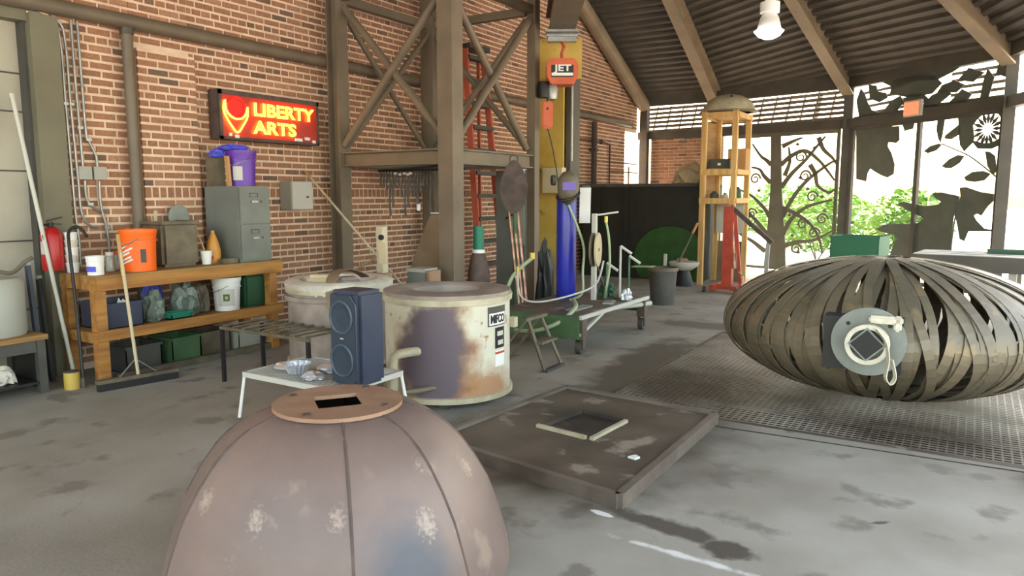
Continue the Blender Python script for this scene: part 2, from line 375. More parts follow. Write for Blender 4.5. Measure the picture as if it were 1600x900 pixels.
# ------------------------------------------------------------------ roof
ceil=struct(MB().add([(-7.3,-5,6.77),(-2.2,-5,6.77),(-2.2,8.6,6.77),(-2.5,10.1,6.77),(-3.6,11.0,6.77),(-4.95,10.8,6.77),(-7.3,10.8,6.77)],[(0,1,2,3,4,5,6)]).build('ceiling','deck'))
def deck(p0,p1,q1,q0,ribdir,pitch=.19):
    """corrugated roof deck over one bay, ribs along ribdir, clipped to the bay"""
    p0,p1,q1,q0=[Vector(v) for v in (p0,p1,q1,q0)]
    n=(p1-p0).cross(q0-p0).normalized()
    if n.z>0: n=-n                                     # down, into the room
    u=Vector(ribdir); u=(u-n*u.dot(n)).normalized(); v=n.cross(u)
    cen=(p0+p1+q0+q1)/4; bm=bmesh.new(); prof=[]; k=-60
    for k in range(-60,60):
        a=k*pitch; prof+=[(a,0),(a+.03,.05),(a+.10,.05),(a+.13,0)]
    r0=[bm.verts.new(cen-u*9+v*a+n*h) for a,h in prof]; r1=[bm.verts.new(cen+u*9+v*a+n*h) for a,h in prof]
    for i in range(len(prof)-1): bm.faces.new((r0[i],r0[i+1],r1[i+1],r1[i]))
    cs=[p0,p1,q1,q0]
    for i in range(4):
        a,b2=cs[i],cs[(i+1)%4]
        if (b2-a).length<.01: continue
        pn=(b2-a).cross(n).normalized()
        if pn.dot(cen-a)>0: pn=-pn
        bmesh.ops.bisect_plane(bm,geom=bm.verts[:]+bm.edges[:]+bm.faces[:],plane_co=a,plane_no=pn,clear_outer=True)
    me=bpy.data.meshes.new('roof_deck'); bm.to_mesh(me); bm.free(); me.materials.append(M['deck']); o=bpy.data.objects.new('roof_deck',me); C.objects.link(o); o.parent=ceil
    return o
up=Vector((0,0,.16))
deck(E1+up+Vector((0,.15,0)),E2+up+Vector((0,.15,0)),T2+up,Vector((-6.95,10.7,6.76)),(1,0,0))
deck(E2+up,E3+up,T3+up,T2+up,(1.89,-.82,.19))
deck(E3+up,E4+up,T4+up,T3+up,(1.38,-1.11,-.05))
deck(E4+up,E5+up,T5+up,T4+up,E5-E4)
rr=MB(); rr.add([tuple(E5+up),(1.9,10.2,3.86),(1.9,-5,3.86),(-2.3,-5,6.78),(-2.3,8.6,6.78)],[(0,1,2,3,4)])
rr.build('roof_slope','deck',ceil)
k=2
def trim(fn,m='steel_dark'):
    global k
    mb=MB(); fn(mb); o=struct(mb.build('trim_%d'%k,m)); k+=1; return o
def ibeam(mb,p,q,wd,h,tf=.025,tw=.02,up=(0,0,1)):
    p=Vector(p);q=Vector(q); d=(q-p).normalized(); x=d.cross(Vector(up)).normalized(); y=x.cross(d)
    mb.bar(p+y*(h/2-tf/2),q+y*(h/2-tf/2),wd,tf,up); mb.bar(p-y*(h/2-tf/2),q-y*(h/2-tf/2),wd,tf,up); mb.bar(p,q,tw,h-2*tf,up)
for i,(e,t_) in enumerate(((Vector((-6.72,16.55,3.66)),T1),(E2,T2),(E3,T3),(E4,T4))):
    if i==0: trim(lambda m_:m_.cyl(e,t_+Vector((0,0,-.05)),.15,n=14),'rafter')
    else: trim(lambda m_:ibeam(m_,e+Vector((0,0,-.02)),t_+Vector((0,0,-.02)),.22,.36,.03,.03),'rafter')
def facade_beam(a,b2,z0,z1,t=.14): return trim(lambda m_:m_.bar((a.x,a.y,(z0+z1)/2),(b2.x,b2.y,(z0+z1)/2),t,z1-z0))
for a,b2 in ((E1,E2),(E2,E3),(E3,E4),(E4,E5)):
    facade_beam(a,b2,3.66,3.98); facade_beam(a,b2,2.9,3.07)
for e,s_ in ((Vector((-6.72,16.62,0)),.18),(E2,.16),(E3,.17),(E4,.16),(E5,.2)):
    trim(lambda m_:m_.b(e.x-s_/2,e.x+s_/2,e.y-s_/2,e.y+s_/2,0,3.7),'steel_dark')
# transom trellis beyond the eave
def frame(a,b2): 
    d=Vector((b2.x-a.x,b2.y-a.y,0)).normalized(); return d,Vector((-d.y,d.x,0))
tr=thing('trellis','weathered timber trellis of thin slats in the transom under the eave','trellis',(E2.x,E2.y,3.0),group=None)
for a,b2 in ((E1,E2),(E2,E3)):
    d,nn=frame(a,b2); L_=(b2-a).length
    for i in range(6):
        z=3.09+i*.1
        p=Vector((a.x,a.y,z))+nn*.12+d*.1; q=Vector((b2.x,b2.y,z+.03))+nn*.12-d*.1
        m_=MB(tr.location); m_.bar(p,q,.03,.066); m_.build('slat','slat',tr)
    s_=.3
    while s_<L_-.2:
        m_=MB(tr.location); p=Vector((a.x,a.y,3.08))+nn*.16+d*s_; m_.bar(p,p+d*.12+Vector((0,0,.58)),.06 if s_<2 or s_>2.2 else .2,.02); m_.build('batten','slat',tr); s_+=.31
# ------------------------------------------------------------------ tree gate (second bay)
dB,nB=frame(E2,E3); OB=Vector((E2.x,E2.y,0)); wB=lambda s_,z: OB+dB*s_+Vector((0,0,z))
tg=thing('tree_gate','cut steel gate shaped as a tree with curling branches','gate',tuple(OB))
def gp(name,pts,w0,w1,m='gatesteel'):
    m_=MB(OB); path=catmull([wB(*p) for p in pts],6); n=len(path)
    v=[];t=.006
    for i,p in enumerate(path):
        d=(path[min(i+1,n-1)]-path[max(i-1,0)]).normalized(); sN=d.cross(nB).normalized(); ww=(w0+(w1-w0)*i/(n-1))/2
        v+=[p+sN*ww-nB*t,p-sN*ww-nB*t,p-sN*ww+nB*t,p+sN*ww+nB*t]
    f=[]
    for i in range(n-1):
        for q in range(4): f.append((i*4+q,i*4+(q+1)%4,(i+1)*4+(q+1)%4,(i+1)*4+q))
    f+=[(0,1,2,3),((n-1)*4,(n-1)*4+3,(n-1)*4+2,(n-1)*4+1)]
    m_.add(v,f); return m_.build(name,m,tg)
m_=MB(OB); m_.prism([(1.32,2.91),(1.54,2.89),(1.62,1.67),(1.74,.6),(1.78,.03),(1.28,.03),(1.32,.6),(1.36,1.67)],OB,dB,(0,0,1),.03); m_.build('trunk','gatesteel',tg)
for pts in [[(1.6,1.76),(1.81,2.04),(2.09,2.31),(2.35,2.62),(2.48,2.77)],[(1.57,2.23),(1.79,2.41),(2.08,2.5),(2.37,2.3),(2.57,2.07),(2.71,1.89)],[(1.58,2.61),(1.82,2.71),(2.01,2.77)],[(1.65,1.14),(1.88,1.57),(2.15,1.9),(2.56,2.21),(2.73,2.29)],[(1.67,.76),(1.85,1.1),(2.13,1.34),(2.41,1.44),(2.69,1.51)],[(1.68,.52),(1.98,.63),(2.36,.69),(2.72,.89)],[(1.64,1.33),(1.9,1.24),(2.25,1.02),(2.45,.74),(2.54,.42)],[(2.34,2.76),(2.45,2.52),(2.64,2.34),(2.74,2.2)],[(2.19,2.22),(2.31,2.03),(2.37,1.8),(2.59,1.66),(2.72,1.71)],[(1.35,2.24),(1.24,2.34),(1.1,2.44),(.9,2.7)],[(1.36,1.86),(1.2,2.01),(1.09,2.15),(.9,2.2)],[(1.37,1.14),(1.23,1.33),(.96,1.57),(.65,1.72)],[(1.34,.75),(1.09,1.03),(.81,1.27),(.58,1.42)],[(1.66,2.0),(1.76,2.3),(1.72,2.6)],[(1.3,.4),(1.0,.6),(.7,.75),(.5,.95)]]:
    gp('branch',pts,.105,.036)
for cx,cz in ((2.5,1.12),(2.35,.83),(1.99,2.38),(2.1,1.01),(1.98,.49),(2.1,1.99),(2.27,1.57),(.95,1.2),(1.0,1.95)):
    r=.12; gp('curl',[(cx+r*(1-t/22)*math.cos(t*.55),cz+r*(1-t/22)*math.sin(t*.55)) for t in range(18)]+[],.042,.024)
for cx,cz in ((1.91,2.64),(2.27,2.55),(2.0,1.96),(2.17,1.73),(2.48,1.57),(1.81,1.19),(2.54,1.29),(1.89,.77),(2.03,.42),(1.1,1.7)):
    m_=MB(OB); m_.prism([(cx-.05,cz),(cx,cz+.04),(cx+.05,cz),(cx,cz-.04)],OB,dB,(0,0,1),.012); m_.build('bud','gatesteel',tg)
for s0,s1,z0,z1 in ((.5,.56,.03,2.9),(2.72,2.78,.03,2.9),(.5,2.78,2.82,2.9),(.5,2.78,.03,.09)):
    m_=MB(OB); p=wB((s0+s1)/2,(z0+z1)/2); m_.box(p,(s1-s0,.05,z1-z0),Matrix.Rotation(math.atan2(dB.y,dB.x),3,'Z')); m_.build('gate_frame','gatesteel',tg)
# ------------------------------------------------------------------ leaf screen (third bay)
dC,nC=frame(E3,E4); OC=Vector((E3.x,E3.y,0)); wC=lambda s_,z: OC+dC*s_+Vector((0,0,z)); rC=Matrix.Rotation(math.atan2(dC.y,dC.x),3,'Z')
lg=thing('leaf_screen','plate steel screen cut into big leaves and a flower','screen',tuple(OC))
def leaf(name,poly,off=0):
    m_=MB(OC); m_.prism(poly,OC+nC*off,dC,(0,0,1),.014)
    o=m_.build(name,'leafsteel',lg); bm=bmesh.new(); bm.from_mesh(o.data); bmesh.ops.triangulate(bm,faces=[f for f in bm.faces if len(f.verts)>4]); bm.to_mesh(o.data); bm.free(); return o
leaf('lobed_leaf',[(.24,2.88),(1.32,2.83),(1.35,2.58),(1.27,2.53),(1.09,2.56),(1.07,2.49),(1.18,2.35),(1.27,2.15),(1.26,1.98),(1.11,1.92),(.95,1.97),(.81,2.03),(.67,2.1),(.61,2.02),(.58,1.86),(.32,1.91)])
leaf('leaf',[(1.37,2.9),(1.68,2.9),(1.64,2.75),(1.45,2.73)])
leaf('lobed_leaf',[(.9,.97),(1.13,1.07),(1.78,1.1),(1.92,1.13),(2.0,1.2),(1.91,1.25),(1.76,1.29),(1.56,1.37),(1.41,1.45),(1.55,1.49),(1.75,1.45),(2.03,1.42),(2.3,1.44),(2.35,1.49),(2.22,1.56),(2.15,1.63),(2.33,1.65),(2.63,1.6),(2.71,1.58),(2.62,1.23),(2.58,.3),(1.62,.3),(1.28,.45),(1.35,.66),(1.44,.82),(1.36,.89),(1.04,.93)])
leaf('lobed_leaf',[(2.7,1.72),(2.82,1.73),(3.1,1.65),(3.33,1.62),(3.34,1.52),(3.24,1.43),(3.14,1.28),(3.06,1.31),(3.0,1.28),(3.05,1.21),(3.21,1.08),(3.36,1.07),(3.35,1.04),(2.92,1.02),(2.86,.86),(2.77,.89),(2.71,1.1),(2.66,1.24),(2.67,1.44),(2.73,1.58)])
for poly in ([(1.91,2.35),(2.04,2.43),(2.21,2.46),(2.28,2.44),(2.18,2.35),(2.0,2.31)],[(2.31,2.08),(2.45,2.19),(2.61,2.25),(2.74,2.23),(2.66,2.12),(2.5,2.04),(2.38,2.05)],[(2.77,1.89),(2.92,1.97),(3.11,1.98),(3.25,1.93),(3.14,1.83),(2.97,1.81),(2.81,1.83)],[(2.16,2.9),(2.31,2.9),(2.28,2.6),(2.25,2.47),(2.2,2.54),(2.15,2.69)],[(2.33,2.58),(2.61,2.75),(2.64,2.59),(2.46,2.51),(2.33,2.53)],[(3.12,2.28),(3.2,2.27),(3.3,2.2),(3.35,1.97),(3.29,1.91),(3.18,2.05)]): leaf('leaf',poly)
leaf('leaf',[(2.56,2.9),(2.84,2.9),(2.86,2.7),(2.9,2.5),(2.88,2.43),(2.73,2.3),(2.64,2.41),(2.6,2.61)])
leaf('leaf',[(2.84,2.47),(2.98,2.33),(3.22,2.31),(3.42,2.38),(3.40,2.5),(3.3,2.44),(3.2,2.41),(3.05,2.41),(2.95,2.45)])
leaf('leaf',[(2.8,2.9),(3.42,2.9),(3.42,2.72),(3.36,2.76),(3.3,2.83),(3.18,2.86),(3.02,2.85),(2.92,2.78),(2.86,2.7)])
for i in range(16):                                     # flower rays round an open centre
    a=2*PI*i/16; c0,c1=.09,.27+.03*(i%2); cx,cz=3.12,2.62
    if cz+c1*math.sin(a)>2.9: c1=(2.9-cz)/math.sin(a)
    if cx+c1*math.cos(a)>3.42: c1=(3.42-cx)/math.cos(a)
    sA,cA=math.sin(a),math.cos(a)
    leaf('petal',[(cx+c0*cA-.006*sA,cz+c0*sA+.006*cA),(cx+.6*c1*cA-.03*sA,cz+.6*c1*sA+.03*cA),(cx+c1*cA,cz+c1*sA),(cx+.6*c1*cA+.03*sA,cz+.6*c1*sA-.03*cA),(cx+c0*cA+.006*sA,cz+c0*sA-.006*cA)],.01)
m_=MB(OC); m_.tube(catmull([wC(*p) for p in [(2.28,2.45),(2.56,2.34),(2.82,2.23),(3.06,2.08),(3.35,1.88)]],6),.012,6); m_.build('stem','leafsteel',lg)
m_=MB(OC); m_.tube(catmull([wC(*p) for p in [(2.6,.3),(2.63,1.0),(2.68,1.5)]],6),.014,6); m_.build('stem','leafsteel',lg)
for s0,s1,z0,z1 in ((.16,.23,.03,2.9),(3.38,3.45,.03,2.9),(1.77,1.85,.03,2.9),(.16,3.45,2.84,2.9),(.16,3.45,.03,.1)):
    m_=MB(OC); m_.box(wC((s0+s1)/2,(z0+z1)/2)-nC*.02,(s1-s0,.06,z1-z0),rC); m_.build('screen_frame','steel_dark',lg)
for s_,z in ((.5,1.35),(.62,1.2),(.4,1.15)):
    pass
# transom leaf panel
tp=thing('transom_panel','dark steel transom cut with leaf shapes above the leaf screen','panel',tuple(wC(.1,3.07)))
OT=tp.location.copy()
def tpoly(name,poly):
    m_=MB(OT); m_.prism(poly,OC,dC,(0,0,1),.014); return m_.build(name,'leafsteel',tp)
for i in range(5):
    z=3.12+i*.115; m_=MB(OT); m_.bar(wC(2.2,z+.02)+nC*.2,wC(3.4,z)+nC*.2,.03,.05); m_.build('slat','slat',tp)
for i in range(4):
    z=3.16+i*.13; m_=MB(OT); m_.bar(wC(.15,z)+nC*.2,wC(1.6,z+.04)+nC*.2,.03,.05); m_.build('slat','slat',tp)
leaves_t=[[(.3,3.08),(.9,3.09),(.62,3.18),(.5,3.34),(.42,3.5),(.3,3.62),(.2,3.4)],[(.55,3.4),(.8,3.3),(1.0,3.36),(.95,3.46),(.75,3.5),(.7,3.62),(.5,3.66)],[(.9,3.12),(1.25,3.1),(1.4,3.24),(1.3,3.36),(1.1,3.3)],[(1.05,3.42),(1.5,3.3),(2.0,3.3),(2.2,3.45),(2.0,3.62),(1.5,3.68),(1.1,3.66)],[(1.75,3.08),(2.1,3.08),(2.4,3.25),(2.3,3.35),(2.0,3.28)],[(2.35,3.1),(2.7,3.08),(2.8,3.2),(2.6,3.3)],[(2.5,3.45),(2.8,3.38),(3.0,3.5),(2.7,3.62)],[(2.95,3.1),(3.1,3.1),(3.18,3.4),(3.05,3.55),(2.98,3.35)],[(3.2,3.45),(3.4,3.36),(3.42,3.6),(3.25,3.62)]]
leaves_t+=[[(.16,3.07),(3.45,3.07),(3.45,3.1),(2.2,3.13),(1.6,3.1),(.9,3.12),(.16,3.1)],[(.8,3.68),(2.6,3.68),(2.4,3.6),(2.1,3.52),(1.6,3.58),(1.2,3.5),(1.0,3.58)],[(1.3,3.2),(1.75,3.12),(1.95,3.22),(1.8,3.34),(1.5,3.36)],[(2.1,3.3),(2.5,3.26),(2.65,3.36),(2.45,3.46),(2.2,3.42)]]
for p in leaves_t: tpoly('leaf',p)
m_=MB(); q=wC(1.71,3.09)-nC*.11; ex=thing('exit_sign','blank orange exit light box on the beam over leaf screen','sign',(q.x,q.y,q.z-.13),math.atan2(dC.y,dC.x))
part(ex,'housing','lightgrey',lambda m:m.box((0,.02,.13),(.38,.05,.27))); part(ex,'face','exit',lambda m:m.box((-.015,-.012,.13),(.31,.02,.21)))
# ================================================================== OBJECTS
# ------------------------------------------------------------------ big: dome half sphere in front
DC=(-2.245,2.20,0); DR,DH,CR=.75,.71,.27
PROF=[(0,.738),(.06,.732),(.205,.692),(.35,.64),(.46,.58),(.56,.51),(.63,.44),(.685,.355),(.715,.258)]
dome=thing('steel_dome','rusty steel half sphere of welded gores standing on the concrete floor','dome',DC)
face=math.atan2(-DC[1],-DC[0]); a_seam=face+R(1.0)
def dome_pt(a,t,bul=0):        # t 0 bottom .. 1 at the cap
    z=t*PROF[-1][0]; i=max(k_ for k_ in range(len(PROF)-1) if PROF[k_][0]<=z+1e-9)
    (z0,r0),(z1,r1)=PROF[i],PROF[i+1]; f=(z-z0)/(z1-z0); g0=PROF[max(i-1,0)][1]; g1=PROF[min(i+2,len(PROF)-1)][1]
    r=(r0+(r1-r0)*f)*(1+bul); z+=.004
    return Vector((r*math.cos(a),r*math.sin(a),z))
N8=8; K=10; Tn=20; SEAMS=(-68,3,41,86,131,176,221,262)
for g in range(N8):
    m_=MB(); a0=face+R(SEAMS[g]); da=R((SEAMS[(g+1)%N8]-SEAMS[g])%360); vs=[]; fs=[]
    for sh in (0,-.012):
        for i in range(Tn+1):
            for j in range(K+1):
                f=j/K; flat=math.cos(da/2)/math.cos((f-.5)*da)   # a gore is flatter than a true sphere
                bul=(flat-1)*.4+sh
                vs.append(dome_pt(a0+.006+(da-.012)*f,i/Tn,bul))
    q=(Tn+1)*(K+1)
    for i in range(Tn):
        for j in range(K):
            a=i*(K+1)+j; fs.append((a,a+1,a+K+2,a+K+1)); fs.append((q+a,q+a+K+1,q+a+K+2,q+a+1))
    for i in range(Tn):
        for j in (0,K): a=i*(K+1)+j; fs.append((a,a+K+1,q+a+K+1,q+a))
    for j in range(K):
        for i in (0,Tn): a=i*(K+1)+j; fs.append((a,a+1,q+a+1,q+a))
    m_.add(vs,fs); m_.build('gore_panel','rust_dome',dome,True)
    m_=MB(); m_.tube([dome_pt(a0,i/14,-.006) for i in range(15)],.0075,6); m_.build('weld_seam','seam',dome,True)
zc=PROF[-1][0]+.004
bm=bmesh.new(); hs=.093; ro=face+R(8)
for z in (zc,zc+.016):
    o_=[bm.verts.new((CR*math.cos(2*PI*i/40),CR*math.sin(2*PI*i/40),z)) for i in range(40)]
    i_=[bm.verts.new(Matrix.Rotation(ro+PI/4,3,'Z')@Vector((hs*1.414*math.cos(PI/2*i),hs*1.414*math.sin(PI/2*i),z))) for i in range(4)]
    eds=[bm.edges.new((o_[i],o_[(i+1)%40])) for i in range(40)]+[bm.edges.new((i_[i],i_[(i+1)%4])) for i in range(4)]
    bmesh.ops.triangle_fill(bm,edges=eds,use_beauty=True)
    if z==zc: lo=(o_,i_)
    else:
        for A,B in ((lo[0],o_),(lo[1],i_)):
            n=len(A)
            for i in range(n): bm.faces.new((A[i],A[(i+1)%n],B[(i+1)%n],B[i]))
bmesh.ops.recalc_face_normals(bm,faces=bm.faces)
me=bpy.data.meshes.new('cap_plate'); bm.to_mesh(me); bm.free(); me.materials.append(M['rust_cap']); o=bpy.data.objects.new('cap_plate',me); C.objects.link(o); o.parent=dome; o['label']='round top plate with a square hole'
for i in range(4):
    a=face+R(45+12)+i*PI/2; part(dome,'bolt','seam',lambda m:m.cyl((.225*math.cos(a),.225*math.sin(a),zc+.016),(.225*math.cos(a),.225*math.sin(a),zc+.022),.016,n=8))
# ------------------------------------------------------------------ strip steel ball on the grate
BC=Vector((-.585,6.62,.565)); BA,BB=1.235,.535
ball=thing('strip_ball','flattened hollow ball woven from bent brown steel strips lying on the grate','sculpture',(BC.x,BC.y,.03))
def ball_pt(th,ph,off=0): return Vector(((BA+off)*math.sin(ph)*math.cos(th),(BA+off)*math.sin(ph)*math.sin(th),(BB+off)*math.cos(ph)+BC.z-.03))
hub_a=math.atan2(-BC.y,-BC.x)-R(3.5)
def strip(th0,tw,p0,p1,wd,off):
    m_=MB(); n=24; vs=[]
    for i in range(n+1):
        ph=p0+(p1-p0)*i/n; th=th0+tw*(i/n-.5); c=ball_pt(th,ph,off); dth=ball_pt(th+.01,ph,off)-c; sd_=dth.normalized()
        nx=ball_pt(th+tw/n*.2,ph+(p1-p0)/n*.2,off)-c; nrm=nx.cross(sd_).normalized(); sd_=nrm.cross(nx).normalized()
        ww=wd/2
        vs+=[c+sd_*ww,c-sd_*ww,c-sd_*ww-nrm*.005,c+sd_*ww-nrm*.005]
    fs=[]
    for i in range(n):
        for q in range(4): fs.append((i*4+q,i*4+(q+1)%4,(i+1)*4+(q+1)%4,(i+1)*4+q))
    fs+=[(0,1,2,3),(n*4,n*4+3,n*4+2,n*4+1)]
    m_.add(vs,fs); return m_.build('steel_strip','strip',ball)
ns=150
for i in range(ns):
    th=2*PI*i/ns+random.uniform(-.02,.02); strip(th,random.uniform(-.34,.34),R(random.uniform(7,14)),R(random.uniform(166,173)),random.uniform(.055,.085),random.choice((-.02,-.008,.004,.014))+random.uniform(-.004,.004))
for z,rr_ in ((BB*.97,.22),(-BB*.97,.22)):
    part(ball,'end_ring','strip',lambda m:m.cyl((0,0,z+BC.z-.03-.012),(0,0,z+BC.z-.03+.012),rr_,n=24))
hd=Vector((math.cos(hub_a),math.sin(hub_a),-.02)).normalized(); hr=Vector((0,0,1)).cross(hd).normalized(); hu=hd.cross(hr)
hc=Vector((hd.x*BA,hd.y*BA,BC.z-.03+.075))
RF=Matrix((hr,hd,hu)).transposed()
part(ball,'hub_box','black',lambda m:m.box(hc-hd*.05-hr*.04-hu*.03,(.48,.16,.36),RF))
part(ball,'hub_disc','hub',lambda m:m.cyl(hc+hd*.04,hc+hd*.065,.228,n=40),True)
for a in (2.4,.75): part(ball,'bolt_hole','black',lambda m:m.cyl(hc+hd*.064+(hr*math.cos(a)+hu*math.sin(a))*.17,hc+hd*.0675+(hr*math.cos(a)+hu*math.sin(a))*.17,.014,n=10))
part(ball,'axle_tube','hub',lambda m:m.cyl(hc+hd*.06,hc+hd*.17,.112,n=4),label='square axle tube')
part(ball,'axle_socket','black',lambda m:m.cyl(hc+hd*.165,hc+hd*.173,.098,n=4))
# strap hung on the axle
stp=thing('strap','cream webbing strap looped over the axle of steel strip ball','strap',tuple(ball.location+hc+hd*.12-hu*.14))
def ribbon(mb,path,wd,wdir,t=.004):
    P_=[Vector(p) for p in path]; n=len(P_); vs=[]
    for i,p in enumerate(P_):
        d=(P_[min(i+1,n-1)]-P_[max(i-1,0)]).normalized(); wv=Vector(wdir); wv=(wv-d*wv.dot(d)).normalized(); nn=d.cross(wv)
        vs+=[p+wv*wd/2+nn*t/2,p-wv*wd/2+nn*t/2,p-wv*wd/2-nn*t/2,p+wv*wd/2-nn*t/2]
    fs=[(i*4+q,i*4+(q+1)%4,(i+1)*4+(q+1)%4,(i+1)*4+q) for i in range(n-1) for q in range(4)]+[(0,1,2,3),((n-1)*4,(n-1)*4+3,(n-1)*4+2,(n-1)*4+1)]
    mb.add(vs,fs)
c0=hd*0.0+hu*.14
part(stp,'loop','strap',lambda m:ribbon(m,[c0+(hr*math.cos(a)*.118+hu*(math.sin(a)*.118-.004)) for a in [2*PI*i/28 for i in range(29)]],.07,hd,.03))
part(stp,'tail','strap',lambda m:ribbon(m,catmull([c0+hr*.05+hu*.11+hd*.05,c0+hr*.11+hu*.03+hd*.06,c0+hr*.13-hu*.08+hd*.06,c0+hr*.12-hu*.2+hd*.05,c0+hr*.15-hu*.24+hd*.05,c0+hr*.175-hu*.19+hd*.05,c0+hr*.15-hu*.08+hd*.05],6),.045,hr*.5+hd,.006))
part(stp,'knot','strap',lambda m:(m.box(c0+hr*.1+hu*.16+hd*.03-hd*.05,(.2,.05,.05),RF),m.box(c0+hr*.17+hu*.14-hd*.02,(.045,.05,.1),RF)),bevel=.012)
# ------------------------------------------------------------------ grate
gr=thing('floor_grate','open steel mesh grate over the floor pit beneath the strip ball','grate',(PX0,PY0,0))
m_=MB((PX0,PY0,0)); pit=.05
x=PX0+.04; zz=-.012
while x<1.9: m_.bar((x,PY0+.02,zz),(x,PY1-.02,zz),.010,.006); x+=pit
y=PY0+.04
while y<PY1-.02: m_.bar((PX0+.02,y,zz+.005),(1.9,y,zz+.005),.010,.006); y+=pit
o=m_.build('mesh_bars','grate',gr); o['kind']='stuff'
for x0,x1,y0,y1 in ((PX0,PX0+.04,PY0,PY1),(PX0,PX1,PY0,PY0+.04),(PX0,PX1,PY1-.04,PY1)):
    m_=MB((PX0,PY0,0)); m_.b(x0,x1,y0,y1,-.04,.004); m_.build('edge_angle','plate',gr)
for y in (6.2,7.3): 
    m_=MB((PX0,PY0,0)); m_.b(PX0,PX1,y,y+.06,-.16,-.03); m_.build('support_beam','plate',gr)
# ------------------------------------------------------------------ square plate on the floor
pl=thing('pit_cover','square dirty steel pit cover with a sunken hole beside the grate','cover',(-2.08,4.28,0))
PO=pl.location.copy(); Q=[Vector((-1.46,3.37,0)),Vector((-1.47,5.07,0)),Vector((-2.71,5.16,0)),Vector((-2.84,3.60,0))]
m_=MB(PO); 
ccn=sum(Q,Vector())/4
hole=[Vector((-1.97,4.10,0)),Vector((-1.93,4.62,0)),Vector((-2.32,4.68,0)),Vector((-2.40,4.16,0))]
vs=[q+(ccn-q)*.01+Vector((0,0,.06)) for q in Q]+[h+Vector((0,0,.06)) for h in hole]+[q+Vector((0,0,.005)) for q in Q]+[h+Vector((0,0,.005)) for h in hole]
fs=[(i,(i+1)%4,4+(i+1)%4,4+i) for i in range(4)]+[(8+i,8+(i+1)%4,(i+1)%4,i) for i in range(4)]+[(4+i,4+(i+1)%4,12+(i+1)%4,12+i) for i in range(4)]
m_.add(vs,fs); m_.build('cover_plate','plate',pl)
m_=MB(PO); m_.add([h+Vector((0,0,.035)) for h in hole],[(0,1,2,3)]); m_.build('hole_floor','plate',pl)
for i in range(4):
    m_=MB(PO); p,q=Q[i],Q[(i+1)%4]; p=p+Vector((0,0,.04)); q=q+Vector((0,0,.04)); m_.bar(p,q,.045,.08); m_.build('rim_bar','plate_rim',pl)
for i in (0,3):
    m_=MB(PO); p,q=hole[i],hole[(i+1)%4]; p=p+Vector((0,0,.07)); q=q+Vector((0,0,.07)); m_.bar(p,q+(p-q)*.1,.028,.022); m_.build('lip_bar','pipe_cream',pl)
m_=MB(PO); m_.prism([(-.03,-.02),(.02,-.03),(.035,.01),(0,.03)],(-1.62,3.95,.066),(1,0,0),(0,1,0),.012); m_.build('chip','white',pl)
# ------------------------------------------------------------------ kilns
def kiln(name,label,loc,r,h,cm,rz=0,z0=.06):
    t=thing(name,label,'furnace',loc,rz)
    part(t,'shell',cm,lambda m:m.lathe([(0,z0),(r,z0),(r,h-.06),(r*.985,h-.055)],n=56),True)
    part(t,'base_band','pipe_cream',lambda m:m.lathe([(r,z0-.004),(r+.022,z0-.004),(r+.022,z0+.035),(r,z0+.04)],n=56),True)
    part(t,'rim_band','pipe_cream',lambda m:m.lathe([(r-.01,h-.075),(r+.018,h-.075),(r+.022,h-.03),(r-.01,h-.02)],n=56),True)
    for i in range(4):
        a=i*PI/2+.6; part(t,'foot','dgrey',lambda m:m.b(r*.8*math.cos(a)-.04,r*.8*math.cos(a)+.04,r*.8*math.sin(a)-.04,r*.8*math.sin(a)+.04,0,z0))
    return t
KC=(-3.53,4.68,0); KR,KH=.495,.865
kl=kiln('foundry_furnace','round cream furnace scorched purple brown on its side with stickers',KC,KR,KH,'cream')
part(kl,'lid_ring','kiln_top',lambda m:m.lathe([(KR+.01,KH-.03),(KR+.01,KH),(KR*.62,KH+.012),(KR*.55,KH-.01),(KR*.5,KH-.16)],n=56),True)
part(kl,'crucible_opening','speaker_d',lambda m:m.lathe([(0,KH-.1),(KR*.5,KH-.1)],n=40))
ak=math.atan2(-KC[1],-KC[0])
def kpt(a,z,o=0): return Vector(((KR+o)*math.cos(ak+a),(KR+o)*math.sin(ak+a),z))
def decal(parent,name,m,a0,a1,z0,z1,o=.003,nseg=8):
    mb=MB(); vs=[];
    for i in range(nseg+1):
        a=a0+(a1-a0)*i/nseg; vs+=[kpt(a,z0,o),kpt(a,z1,o),kpt(a,z0,0),kpt(a,z1,0)]
    fs=[]
    for i in range(nseg):
        k4=i*4; fs+=[(k4,k4+4,k4+5,k4+1),(k4+2,k4+3,k4+7,k4+6),(k4,k4+2,k4+6,k4+4),(k4+1,k4+5,k4+7,k4+3)]
    fs+=[(0,1,3,2),(nseg*4,nseg*4+2,nseg*4+3,nseg*4+1)]
    mb.add(vs,fs); return mb.build(name,m,parent)
bpz=.62
p0=decal(kl,'brand_plate','dgrey',R(37),R(62),bpz-.005,bpz+.145,.003)
decal(p0,'plate_field','white',R(38.5),R(61),bpz+.005,bpz+.095,.0045)
def kmap(a0,z0,o): return lambda x,y,z: kpt(a0+x/KR,z0+y,o+z)
put_text(text_mesh('MIFCO',.088,bold=.003),'lettering','black',p0,(0,0,0),(1,0,0),(0,0,1),map_=kmap(R(40),bpz+.02,.006),fitw=.168)
p1=decal(kl,'warning_sticker','black',R(46),R(60),.44,.60,.004)
decal(p1,'sticker_print','lightgrey',R(48.5),R(57.5),.535,.57,.0055); decal(p1,'sticker_print','lightgrey',R(49.5),R(57.5),.465,.50,.0055)
p2=decal(kl,'paper_sticker','white',R(46),R(60),.30,.42,.004); decal(p2,'red_band','red_hoist',R(46),R(60),.395,.412,.0055)
part(kl,'latch_tab','pipe_cream',lambda m:m.box(kpt(R(82),.60,.03),(.05,.05,.08)))
